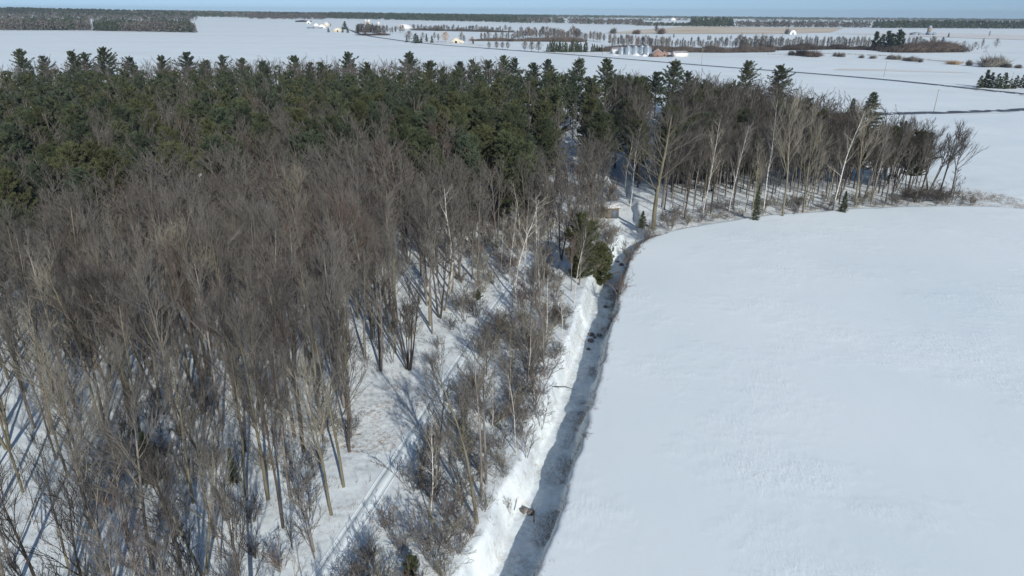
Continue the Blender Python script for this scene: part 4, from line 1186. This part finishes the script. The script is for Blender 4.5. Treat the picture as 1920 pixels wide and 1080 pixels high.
for i, (u, vb, vt) in enumerate([(917, 92, 78), (931, 92, 77), (942, 92, 78), (952, 93, 78), (984, 96, 76), (997, 97, 76), (1010, 98, 76)]):
    far_bare_tree(u, vb, vt, 'twig', '%s small roadside tree of the evenly spaced row on the snow' % ORD[i], 'roadside trees in an even row', 1.3, var=1)
far_bare_tree(835, 79, 59, 'willow', 'golden orange willow beside the small white house', None, 1.5, 'willow_tree', 'willow', 0)
far_bare_tree(885, 79, 68, 'rust', 'small rust coloured tree right of the small white house', None, 1.3, 'bare_tree', 'tree', 0)
far_bare_tree(767, 78, 57, 'twig_red', 'reddish round tree behind the first dark spruces by the road', None, 1.5, var=0)
for u, vb, vt, lab in [(793, 74, 60, 'pale bare tree between the big spruce and the next ones'), (815, 74, 60, 'pale bare tree left of the golden willow'), (870, 80, 66, 'dark tree right behind the small white house'), (865, 78, 60, 'grey tree behind the small white house'), (822, 78, 62, 'thin tree at the left side of the golden willow')]:
    far_bare_tree(u, vb, vt, 'twig', lab, None, 1.1)
far_bare_tree(1230, 62.5, 42, 'twig_dark', 'lone tall vase shaped elm on the far field', None, 0.9, 'elm_tree', 'tree', 3)
for u, vb, vt, w, tone, lab in [(1150, 63, 52, 14, 'twig', 'round shrub on the far field, leftmost of three'), (1193, 64, 55, 16, 'twig_red', 'round reddish shrub on the far field, middle of three'), (1238, 64, 52, 15, 'twig_red', 'round reddish shrub right at the foot of the lone elm'),
                          (1474, 64, 53, 8, 'twig', 'small shrub left of the white domed building'), (1484, 104, 94, 12, 'twig_dark', 'round dark bush on the slope above the weeds'), (1505, 105, 91, 26, 'twig_dark', 'wide dark bush left of the brown brush'), (1522, 107, 93, 24, 'twig_red', 'brown bush at the end of the slope brush'), (1580, 107, 98, 12, 'twig', 'grey bush right of the slope brush'), (1567, 106, 97, 10, 'twig', 'small grey bush beside the slope brush'),
                          (1614, 109, 103, 10, 'twig', 'first low shrub of the dotted row on the white field'), (1636, 110, 104, 14, 'twig', 'second low shrub of the dotted row on the white field'), (1666, 111, 103, 12, 'twig', 'third low shrub of the dotted row, below the pine cluster'), (1678, 112, 102, 18, 'twig', 'widest shrub of the dotted row, below the pine cluster'), (1697, 114, 107, 12, 'twig', 'low shrub after the widest one of the dotted row'), (1714, 115, 105, 18, 'twig', 'grey tufted shrub near the end of the dotted row'), (1726, 117, 109, 10, 'twig', 'last low shrub of the dotted row'),
                          (1788, 121, 113, 22, 'straw', 'pale low shrub on the field boundary, left of the round bush'), (1816, 123, 112, 14, 'twig', 'small shrub just left of the big round bush'), (1849, 125, 103, 42, 'twig', 'big round grey bush on the field boundary at the right'), (1876, 126, 118, 12, 'twig', 'small shrub just right of the big round bush'), (1889, 127, 117, 14, 'twig', 'shrub second right of the big round bush'), (1908, 128, 120, 12, 'twig', 'shrub near the right edge on the field boundary')]:
    far_bush(u, vb, vt, tone, lab, w)
for u, vb, vt, w, lab in [(1806, 90, 76, 1.1, 'round bare tree on the right field, first after the brown thicket'), (1828, 90, 78, 1.4, 'round reddish tree on the right field, second after the brown thicket'), (1841, 90, 72, 0.6, 'thin upright tree beside the round reddish tree'), (1867, 90, 71, 0.9, 'bare tree at the stubble edge near the right side'), (1854, 70, 58, 0.5, 'thin tree far behind on the right field')]:
    far_bare_tree(u, vb, vt, 'twig', lab, None, w * 1.1, var=1 if w < 0.8 else 0)
CONF = [(763, 79.5, 66, 0.8, 'narrow dark spruce at the left end of the roadside evergreens'), (780, 81, 63, 2.0, 'widest dark spruce of the roadside evergreens'), (790, 81, 69, 1.2, 'brownish dark spruce leaning on the widest roadside one'), (800, 78, 63, 0.9, 'tapered spruce right of the widest roadside one'), (810, 80, 67, 1.1, 'round dark spruce left of the golden willow'), (887, 82, 73, 1.0, 'dark spruce right of the small white house'), (821, 80, 77, 1.0, 'tiny evergreen between the spruces and the willow'),
        (616, 60.5, 51, 1.1, 'dark spruce left of the cream farmhouse'), (643, 61, 49, 0.8, 'narrow spruce right of the cream farmhouse'), (652, 61.5, 51, 1.1, 'round spruce beside the bend of the road'), (647, 55, 40, 1.7, 'big dark tree behind the cream farmhouse'), (673, 59, 49, 1.0, 'dark spruce where the road leaves the farm'), (1778, 70, 61, 0.9, 'lone small spruce right of the far silo')]
for u, vb, vt, w, lab in CONF: far_conifer(u, vb, vt, lab, wide=w)
for i in range(26):
    u = 1027 + i * 4.0 + rnd.uniform(-1.2, 1.2)
    if 1101 < u < 1108: continue
    far_conifer(u, 97.5 + rnd.uniform(-0.6, 0.6), 97.5 - rnd.uniform(14, 25) * (1.0 if u < 1102 else 0.65), 'dark spruce of the windbreak left of the long white shed', wide=0.9, group='spruces of the windbreak', tone='needle')
for u, vb, vt, k, lab in [(1638, 93, 61, 'pine', 'leftmost pine of the dark cluster in the hedgerow'), (1652, 95, 66, 'pine', 'second pine of the dark cluster in the hedgerow'), (1661, 95, 60, 'pine', 'tall pine left of the cluster middle'), (1670, 96, 65, 'pine', 'pine in the middle of the dark cluster'), (1679, 96, 58, 'pine', 'tallest pine of the dark cluster in the hedgerow'), (1688, 94, 62, 'pine', 'rightmost pine of the dark cluster in the hedgerow')]:
    far_conifer(u, vb, vt, lab, k, 'needle_blue', 1.15)
for u, vb, vt, lab in [(1836, 164, 141, 'low spruce at the left end of the roadside clump at the right edge'), (1846, 163, 130, 'tallest spruce of the roadside clump at the right edge'), (1856, 164, 135, 'second tallest spruce of the roadside clump at the right edge'), (1868, 165, 137, 'spruce just right of the tallest pair in the roadside clump'), (1880, 165, 135, 'pointed spruce in the middle of the roadside clump'), (1903, 165, 141, 'spruce right of the utility pole in the roadside clump'), (1893, 165, 146, 'low spruce behind the utility pole in the roadside clump'), (1915, 164, 139, 'last spruce of the roadside clump, cut by the right edge')]:
    far_conifer(u, vb, vt, lab, 'spruce', 'needle', 1.25)

# ------------------------------------------------------------------ distant woods that read as one mass
def far_wood(name, poly_fn, spacing, h, tones, lab, seed, ever=0.3, blades=30, wfac=0.42, cap=9000):
    """poly_fn(n, g) -> x, y of the trees"""
    g = np.random.default_rng(seed); x, y = poly_fn(g); n = len(x); T = TB(); z = ground_z(x, y)
    hh = h * g.uniform(0.75, 1.12, n); ev = (fbm(x, y, seed, 1 / (spacing * 9), 2) + g.uniform(-0.15, 0.15, n)) < (0.3 + ever * 0.5)
    for r in range(blades):
        a = g.uniform(0, 6.28, n); t = g.uniform(0.0, 1.0, n) ** 0.8
        rad = spacing * wfac * np.where(ev, (1 - t) * 1.1 + 0.08, np.sin(np.clip(t, 0.1, 0.95) * 3.0) * 0.8 + 0.25) * g.uniform(0.3, 1, n)
        P = np.stack([x + np.cos(a) * rad, y + np.sin(a) * rad, z + hh * t * 0.86], 1)
        D = np.stack([np.cos(a) * 0.5, np.sin(a) * 0.5, np.full(n, 0.9)], 1) + g.normal(size=P.shape) * 0.35
        L = hh * g.uniform(0.12, 0.24, n)
        for k, sel in ((0, ~ev), (1, ev)):
            if sel.any(): T.blades(P[sel], D[sel], L[sel], (spacing * (0.16 if k == 0 else 0.30)), g, k if r % 3 or k else 2)
    return tag(obj(name, T.build(name, tones)), lab, kind='stuff')


def quad_px(u0, v0, u1, v1, depth, spacing):
    def f(g):
        a, b = np.array(at(u0, v0)), np.array(at(u1, v1)); L = np.linalg.norm(b - a)
        nx_, ny_ = max(2, int(L / spacing)), max(1, int(depth / spacing))
        i, j = np.meshgrid(np.arange(nx_), np.arange(ny_)); i = i.ravel() + g.uniform(-.4, .4, i.size); j = j.ravel() + g.uniform(-.4, .4, j.size)
        p = a[None] + (b - a)[None] * (i / nx_)[:, None]; d = np.array([(a + b)[0] / 2, (a + b)[1] / 2]); d = d / np.linalg.norm(d)
        p = p + d[None] * (np.maximum(j, 0) * spacing)[:, None]
        return p[:, 0], p[:, 1]
    return f


WT = ['twig', 'needle_blue', 'twig_dark']
far_wood('far_woods', quad_px(-30, 57, 180, 57.5, 260, 11), 11, 22, WT, 'grey wood reaching in from the left edge beyond the white field, left half', 1, 0.3, 44)
far_wood('far_woods', quad_px(180, 58, 372, 61.5, 200, 11), 11, 20, WT, 'grey wood beyond the white field, thinning out to its right tip', 2, 0.25, 44)
far_wood('far_woods', quad_px(345, 39.5, 560, 41, 900, 26), 26, 17, WT, 'distant wood behind the tip of the left wood', 3, 0.35)


def band(x0r, x1r, y0, y1, spacing):
    def f(g):
        ys = np.arange(y0, y1, spacing); X_, Y_ = [], []
        for q in ys:
            n = int((x1r - x0r) * q / spacing); xs = x0r * q + np.arange(n) * spacing + g.uniform(-.4, .4, n) * spacing
            X_.append(xs); Y_.append(q + g.uniform(-.4, .4, n) * spacing)
        return np.concatenate(X_), np.concatenate(Y_)
    return f


far_wood('hill_woods', band(-0.85, -0.42, 2250, 3500, 32), 32, 17, WT, 'wooded low hills on the horizon at the left', 4, 0.45, 24)
far_wood('far_woods', quad_px(470, 41.5, 620, 42, 500, 24), 24, 19, WT, 'distant wood behind the white barns of the left farm', 5, 0.2)
far_wood('far_woods', quad_px(610, 40.5, 975, 44.5, 700, 24), 24, 22, ['twig_dark', 'needle_blue', 'needle_blue'], 'dark distant wood behind the silos', 6, 0.8)
far_wood('far_woods', quad_px(960, 45, 1065, 45.5, 300, 22), 22, 19, WT, 'distant wood above the grove left of the grain bins', 7, 0.3)
far_wood('far_woods', quad_px(1070, 46, 1215, 48, 300, 22), 22, 18, WT, 'distant grey wood left of the lone elm', 8, 0.3)
far_wood('far_woods', quad_px(1195, 49, 1300, 49.5, 160, 20), 20, 11, WT, 'low distant trees right of the lone elm', 9, 0.4)
far_wood('far_woods', quad_px(1298, 50, 1382, 50.3, 260, 20), 20, 27, ['twig_dark', 'needle_blue', 'needle_blue'], 'tall dark evergreen wood behind the stubble field', 10, 1.2)
far_wood('far_woods', quad_px(1382, 50.5, 1640, 52, 240, 22), 22, 19, WT, 'distant wood behind the stubble field, right of the tall evergreens', 11, 0.35)
far_wood('far_woods', quad_px(1640, 52.3, 1950, 52.8, 300, 22), 22, 23, ['twig_dark', 'needle_blue', 'needle_blue'], 'dark distant wood behind the far silo', 12, 0.7)
far_wood('horizon_woods', band(-0.5, 0.06, 3700, 5600, 60), 60, 16, WT, 'hazy woods on the horizon in the middle', 13, 0.5, 20)
far_wood('horizon_woods', band(-0.02, 0.85, 5000, 6500, 75), 75, 13, WT, 'hazy blue woods on the horizon at the right', 14, 0.5, 20)
for i, (a_, b_, y_) in enumerate([(0.05, 0.14, 4300), (0.22, 0.30, 4000), (0.33, 0.5, 4200), (0.16, 0.21, 3600), (0.52, 0.75, 4400)]):
    far_wood('horizon_woods', band(a_, b_, y_, y_ + 150, 45), 45, 11, WT, ['thin tree strip on the far plain above the grain bins', 'thin tree strip on the far plain above the tall evergreens', 'long thin tree strip on the far plain right of the evergreens', 'short tree strip on the far plain by the lone elm', 'thin tree strip on the far plain at the right'][i], 20 + i, 0.4, 16)


# ------------------------------------------------------------------ buildings
def gable(name, label, cat, u, v, w, l, h, rh, wall, roof, rz=0.0, group=None, wins=2, door=True, chimney=False):
    """w across the front, l back from it; the ridge runs along the length unless turned"""
    x, y = at(u, v)
    o = thing(name, label, cat, (x, y, gz(x, y)), rz, group)
    T = TB(); T.poly([(-w / 2, 0, -.3), (w / 2, 0, -.3), (w / 2, l, -.3), (-w / 2, l, -.3), (-w / 2, 0, h), (w / 2, 0, h), (w / 2, l, h), (-w / 2, l, h), (0, 0, h + rh), (0, l, h + rh)],
                     [(0, 1, 5, 4), (1, 2, 6, 5), (2, 3, 7, 6), (3, 0, 4, 7), (4, 5, 8), (6, 7, 9), (3, 2, 1, 0), (4, 8, 9, 7), (5, 6, 9, 8)])
    obj('wall', T.build('wall', [wall]), o)
    T = TB(); k = 0.35; sl_ = rh / (w / 2)
    for sgn in (-1, 1):
        e_ = sgn * (w / 2 + k)
        V = [(0, -k, h + rh + .06), (e_, -k, h - k * sl_ + .06), (e_, l + k, h - k * sl_ + .06), (0, l + k, h + rh + .06)]
        V += [(a, b, c + .18) for a, b, c in V]
        T.poly(V, [(0, 1, 2, 3), (4, 5, 6, 7), (0, 1, 5, 4), (1, 2, 6, 5), (2, 3, 7, 6)])
    r = obj('roof', T.build('roof', [roof]), o)
    if chimney:
        T = TB(); T.box(-.4, .4, l * .4, l * .4 + .8, h + rh * .6, h + rh + 1.1); obj('chimney', T.build('chimney', ['brick']), r)
    for i in range(wins):
        a = -w / 2 + w * (i + 0.5) / max(1, wins) + (w * 0.06 if i else -w * 0.06)
        T = TB(); T.box(a - .55, a + .55, -.06, -.003, 1.1, 2.4); wo = obj('window', T.build('window', ['white']), o)
        T = TB(); T.box(a - .42, a + .42, -.09, -.065, 1.2, 2.3); obj('pane', T.build('pane', ['glass']), wo)
    if door:
        T = TB(); dw = 0.5 if w < 14 else 1.6; T.box(-dw, dw, -.07, -.003, 0, min(h - .2, 2.1 if w < 14 else 3.4)); obj('door', T.build('door', ['dark']), o)
    return o


gable('shed', 'dark low shed at the left end of the left farm', 'shed', 568, 44.5, 50, 18, 4, 2.5, 'dark', 'roof_snow', 0, None, 0)
gable('barn', 'white gabled barn standing alone left of the three barns', 'barn', 579, 46.5, 14, 22, 5, 4, 'white', 'roof_snow', 0.3, None, 0)
gable('barn', 'left one of three white snowy barns on the left farm', 'barn', 593, 50, 13, 20, 5, 4, 'white', 'roof_snow', 0.3, None, 0)
gable('barn', 'middle and widest of three white snowy barns on the left farm', 'barn', 604, 53, 18, 26, 5, 5, 'white', 'roof_snow', 0.2, None, 0)
gable('barn', 'right one of three white snowy barns on the left farm', 'barn', 610, 50, 15, 22, 6, 5, 'cream', 'roof_snow', -0.2, None, 0)
gable('shed', 'long low grey shed in front of the three white barns', 'shed', 588, 53.5, 34, 8, 2.6, 1.2, 'steel', 'roof', 0, None, 0)
gable('farmhouse', 'cream farmhouse between dark spruces left of the road bend', 'house', 633, 60, 17, 11, 5, 4, 'cream', 'roof_snow', 0.35, None, 2, True, True)
gable('barn', 'long snow roofed barn behind the silo grove', 'barn', 751, 54, 26, 42, 5, 5.5, 'white', 'roof_snow', -0.5, None, 0)
gable('shed', 'small white roofed shed in front of the silo grove', 'shed', 700, 61, 7, 8, 2.6, 1.5, 'white', 'roof_snow', 0.6, None, 0)
gable('farmhouse', 'small white roadside house right of the golden willow', 'house', 855, 81, 14, 10, 3.2, 4.5, 'cream', 'roof_snow', 0.1, None, 2, True, True)
gable('garage', 'low annex built right beside the small white roadside house', 'garage', 864, 81, 9, 8, 2.6, 1.8, 'cream', 'roof_snow', 0.1, None, 1)
gable('machine_shed', 'long white machine shed with grey roof left of the grain bins', 'shed', 1147, 100.5, 9, 22, 4.6, 1.6, 'white', 'roof', -1.35, None, 0)
gable('brick_house', 'brick fronted farmhouse with grey roof right of the grain bins', 'house', 1233, 107, 11, 14, 3.2, 4.0, 'brick', 'roof_snow', -0.15, None, 2, True, True)
gable('garage', 'small brick gable wing at the right side of the brick house', 'garage', 1246, 106, 7, 10, 3.0, 2.4, 'brick', 'roof', -0.1, None, 1)
gable('machine_shed', 'white shed with dark grey roof right of the brick house', 'shed', 1262, 106, 9, 15, 3.6, 1.6, 'white', 'roof', -1.2, None, 0)
gable('shed', 'green roofed low shed below the far silo', 'shed', 1722, 66, 24, 12, 3.5, 1.8, 'steel', 'roof', 0.1, None, 0)
gable('barn', 'pale barn right of the far silo on the plain', 'barn', 1749, 66, 16, 14, 4, 3, 'steel', 'roof_snow', 0, None, 0)
gable('barn', 'tiny white barn on the far plain right of the pine tips', 'barn', 1262, 39.5, 26, 30, 10, 6, 'white', 'roof_snow', 0, None, 0)


def cylinder_tower(name, label, cat, u, v, r, h, wallm, roofm, dome=True, rings=6, group=None, z=None):
    x, y = at(u, v)
    o = thing(name, label, cat, (x, y, gz(x, y)), 0, group)
    T = TB(); zs, rs = [-.3], [r]
    for i in range(rings):
        z0 = h * (i + 1) / rings; zs += [z0 - .12, z0 - .06, z0]; rs += [r, r * 1.012, r]
    T.tube([(0, 0, q) for q in zs], rs, 28, 0); obj('wall', T.build('wall', [wallm], True), o)
    T = TB()
    if dome: q = np.linspace(0, math.pi / 2 * .97, 7); T.tube([(0, 0, h + r * math.sin(a) * .9) for a in q], [r * 1.03 * math.cos(a) + .01 for a in q], 24, 0)
    else: T.tube([(0, 0, h), (0, 0, h + .05), (0, 0, h + r * .52), (0, 0, h + r * .6)], [r, r * 1.05, r * .16, r * .14], 24, 0)
    ro = obj('roof', T.build('roof', [roofm], True), o)
    if not dome:
        T = TB(); T.tube([(0, 0, h + r * .58), (0, 0, h + r * .66)], [r * .17, r * .12], 12); T.add([(0, 0, h + r * .68)], np.zeros((0, 3), int)); obj('cap', T.build('cap', [roofm]), ro)
        T = TB(); T.box(-.45, .45, -r - .08, -r + .3, 0, 2); obj('door', T.build('door', ['white']), o)
        T = TB()
        for sx in (-.22, .22): T.tube([(r * .7 + sx, -r * .74, 0), (r * .7 + sx, -r * .74, h)], [.05, .05], 4)
        obj('ladder', T.build('ladder', ['steel']), o)
    return o


def bin_at(u, v, r, h, lab): cylinder_tower('grain_bin', lab, 'grain bin', u, v, r, h, 'steel', 'steel', False, 7, 'grain bins beside the white shed')
bin_at(1165, 101.5, 3.7, 5.2, 'leftmost and smallest of the grey steel grain bins')
bin_at(1177.5, 102, 4.2, 6.6, 'second grey steel grain bin from the left')
bin_at(1190.5, 102, 4.2, 6.6, 'third grey steel grain bin from the left, in the middle')
bin_at(1203, 100.2, 4.0, 6.2, 'grey steel grain bin standing half behind the rightmost one')
bin_at(1213, 103, 4.7, 7.0, 'rightmost and largest of the grey steel grain bins')
cylinder_tower('silo', 'left one of the tall twin pale silos of the left farm', 'silo', 687, 52, 3.4, 17, 'concrete', 'white', True, 8, 'tall twin silos')
cylinder_tower('silo', 'right one of the tall twin pale silos of the left farm', 'silo', 692.5, 52, 3.4, 17, 'concrete', 'white', True, 8, 'tall twin silos')
cylinder_tower('silo', 'single pale silo right of the twin silos', 'silo', 710.5, 55, 3.2, 14, 'concrete', 'white', True, 8)
cylinder_tower('silo', 'short brown silo with a pale dome on the right plain', 'silo', 1741, 65, 4.2, 15, 'pole', 'steel', True, 8)
x, y = at(1487, 64.5)
o = thing('domed_shed', 'white round topped shed on the stubble field', 'shed', (x, y, gz(x, y)), 0.0)
T = TB(); q = np.linspace(0, math.pi, 13)
V = [(7 * math.cos(a), l, 8.5 * math.sin(a) - .2) for l in (0, 16) for a in q]
T.poly(V, [(i, i + 1, i + 14, i + 13) for i in range(12)]); obj('roof', T.build('roof', ['white'], True), o)
T = TB(); V = [(6.9 * math.cos(a), 0.2, 8.4 * math.sin(a) - .2) for a in q] + [(0, 0.2, 0)]; T.poly(V, [(i, i + 1, 13) for i in range(12)]); obj('wall', T.build('wall', ['white']), o)
T = TB(); T.box(-2, 2, 0.05, 0.18, 0, 4); obj('door', T.build('door', ['steel']), o)

# farmyard things beside the grain bins
x, y = at(1088, 97.5)
o = thing('grain_auger', 'long rusty red grain auger lying aslant before the spruce windbreak', 'auger', (x, y, 0), 0.1)
T = TB(); T.tube([(-10, 0, 3.0), (0, 0, 1.7), (9, 0, 0.5)], [.28, .28, .28], 8); obj('tube', T.build('tube', ['red'], True), o)
T = TB(); T.tube([(2, -.9, .1), (1, 0, 1.5)], [.1, .1], 5); T.tube([(2, .9, .1), (1, 0, 1.5)], [.1, .1], 5); T.tube([(2, -1, .45), (2, 1, .45)], [.07, .07], 5); obj('frame', T.build('frame', ['red']), o)
T = TB(); T.box(8, 10, -.7, .7, .1, .8); obj('hopper', T.build('hopper', ['red']), o)
for sy in (-1.05, 1.05):
    T = TB(); T.tube([(2, sy - .12, .45), (2, sy + .12, .45)], [.45, .45], 14); obj('wheel', T.build('wheel', ['dark']), o)


def snow_pile(u, v, w, h, lab, cat='snow pile'):
    g = np.random.default_rng(int(u)); x, y = at(u, v); T = TB(); n = 18
    V, Q_ = [(0, 0, h)], []
    for r in (0.35, 0.7, 1.0):
        for i in range(n):
            a = i * 6.283 / n; k = r * (1 + 0.18 * math.sin(3 * a + u) + g.normal() * 0.05)
            V.append((math.cos(a) * w / 2 * k, math.sin(a) * w / 3 * k, h * (1 - r) ** 0.8 * g.uniform(.8, 1.1) - (0.1 if r == 1 else 0)))
    for i in range(n): Q_.append((0, 1 + i, 1 + (i + 1) % n)); [Q_.append((1 + k * n + i, 1 + (k + 1) * n + i, 1 + (k + 1) * n + (i + 1) % n, 1 + k * n + (i + 1) % n)) for k in range(2)]
    T.poly(V, Q_); tag(obj('snow_pile', T.build('snow_pile', ['roof_snow'], True), None, (x, y, 0)), lab, cat)
snow_pile(1193, 104.5, 9, 3.2, 'heaped snow pile in front of the middle grain bins')
snow_pile(1208, 105.5, 7, 2.2, 'smaller snow pile in front of the largest grain bin')
snow_pile(1151, 104, 13, 1.2, 'low trodden snow pile in front of the long white shed')


def vehicle(name, lab, cat, u, v, w, l, h, body, rz):
    x, y = at(u, v); o = thing(name, lab, cat, (x, y, 0.02), rz)
    T = TB(); s = l / 2
    V = []
    for sy in (-w / 2, w / 2):
        V += [(-s, sy, .35), (s, sy, .35), (s, sy, h * .55), (s * .55, sy, h * .6), (s * .3, sy * .86, h), (-s * .75, sy * .86, h), (-s, sy, h * .62)]
    T.poly(V, [(0, 1, 2, 3), (0, 3, 6, 6), (3, 4, 5, 6), (7, 8, 9, 10), (7, 10, 13, 13), (10, 11, 12, 13)] + [(i, (i + 1) % 7, 7 + (i + 1) % 7, 7 + i) for i in range(7)])
    obj('body', T.build('body', [body]), o)
    T = TB()
    for sg in (-1, 1): T.poly([(-s * .68, sg * (w * .445 + .02), h * .68), (s * .42, sg * (w * .45 + .02), h * .68), (s * .25, sg * (w * .43 + .02), h * .93), (-s * .68, sg * (w * .43 + .02), h * .93)], [(0, 1, 2, 3)])
    obj('window', T.build('window', ['glass']), o)
    for sx in (-.62, .62):
        for sy in (-1, 1):
            T = TB(); T.tube([(s * sx, sy * w * .42, .36), (s * sx, sy * w * .52, .36)], [.36, .36], 14); obj('wheel', T.build('wheel', ['dark']), o)
    return o
vehicle('parked_truck', 'dark pickup parked before the white shed right of the brick house', 'truck', 1256, 107, 2.1, 6.5, 2.2, 'car', 0.1)
vehicle('parked_van', 'dull blue van parked left of the brick house', 'van', 1222, 106.5, 2.4, 6.0, 3.0, 'blue', 0.5)


# ------------------------------------------------------------------ utility poles
def pole(u, vb, vt, lab, lean=0.0, r=0.16, arm=True):
    x, y = at(u, vb); h = min(13.5, height_between(u, vb, vt)); o = thing('utility_pole', lab, 'utility pole', (x, y, gz(x, y)), 0.5, 'utility poles along the road')
    o.rotation_euler = (0, lean, 0.5)
    T = TB(); T.tube([(0, 0, -.8), (0, 0, h)], [r, r * .65], 8); obj('pole', T.build('pole', ['pole'], True), o)
    if arm:
        T = TB(); T.box(-1.1, 1.1, -.26, -.14, h - .7, h - .55); a = obj('crossarm', T.build('crossarm', ['pole']), o)
        for sx in (-1, 0, 1):
            T = TB(); T.tube([(sx, -.2, h - .55), (sx, -.2, h - .35)], [.06, .04], 6); obj('insulator', T.build('insulator', ['white']), a)
pole(1751, 207.5, 164, 'nearest utility pole, standing inside the road curve', 0.02)
pole(1657, 144, 115, 'leaning utility pole left of the curve, on the far side of the road', 0.03)
pole(1893, 166, 134, 'utility pole among the roadside spruces at the right edge')
pole(1315, 122, 90, 'thin utility pole on the open snow right of the farmyard')
pole(1029, 99.5, 84, 'utility pole at the left end of the spruce windbreak')
pole(1077, 103, 79, 'tall utility pole in front of the red auger')
pole(1101, 98, 84, 'utility pole at the gap of the spruce windbreak')
pole(1130, 104, 85, 'utility pole just left of the long white shed')
pole(782, 80.5, 65, 'utility pole in front of the widest roadside spruce')
pole(836, 82, 66, 'utility pole in front of the golden willow')
pole(705, 69, 58, 'utility pole by the road below the silo grove')
pole(679, 65, 55, 'utility pole near the bend beside the silo grove')
pole(933, 90, 71, 'utility pole among the small roadside trees')

# ------------------------------------------------------------------ hut in the woods
x, y = at(1149, 408, -0.4)
o = thing('wooden_hut', 'small weathered wooden hut with snow on its roof beside the frozen stream', 'hut', (x, y, gz(x, y) - 0.05), R(16))
T = TB()
w, l, h = 2.9, 3.8, 2.3
for (a0, a1, b0, b1) in [(-w / 2, w / 2, l - .1, l), (-w / 2, -w / 2 + .1, .1, l - .1), (w / 2 - .1, w / 2, .1, l - .1), (-w / 2, -w * .12, 0, .1), (w * .40, w / 2, 0, .1)]:
    T.box(a0, a1, b0, b1, 0, h)
T.box(-w * .12, w * .40, 0, .1, 1.85, h)
obj('wall', T.build('wall', ['wood']), o)
T = TB(); T.box(-w * .115, w * .395, .05, .09, 0, 1.84); obj('door', T.build('door', ['blue']), o)
T = TB(); V = [(-w / 2 - .3, -.35, h + .02), (w / 2 + .3, -.35, h + .02), (w / 2 + .3, l + .3, h + .45), (-w / 2 - .3, l + .3, h + .45)]; V += [(a, b, c + .12) for a, b, c in V]
QB = [(0, 1, 2, 3), (4, 5, 6, 7), (0, 1, 5, 4), (1, 2, 6, 5), (2, 3, 7, 6), (3, 0, 4, 7)]
T.poly(V, QB); r_ = obj('roof', T.build('roof', ['wood']), o)
T = TB(); V = [(a * .98, b + (.06 if b < 0 else -.05), c + .13) for a, b, c in V[:4]]; V += [(a * .96, b * .98, c + .16) for a, b, c in V]; T.poly(V, QB); obj('snow_cap', T.build('snow_cap', ['patchy_snow']), r_)

# ------------------------------------------------------------------ the air
hm = bpy.data.materials.new('haze'); hm.use_nodes = True; nt = hm.node_tree; nt.nodes.remove(nt.nodes["Principled BSDF"])
pv = nt.nodes.new("ShaderNodeVolumePrincipled"); pv.inputs["Color"].default_value = (0.72, 0.86, 1.0, 1); pv.inputs["Density"].default_value = 0.00008; pv.inputs["Anisotropy"].default_value = 0.2
nt.links.new(pv.outputs[0], nt.nodes["Material Output"].inputs["Volume"])
MT['haze'] = hm
T = TB(); T.box(-7300, 7300, -300, 6900, -10, 62)
if HAZE: tag(obj('haze', T.build('haze', ['haze'])), 'thin cold air that blues the far woods', kind='stuff')
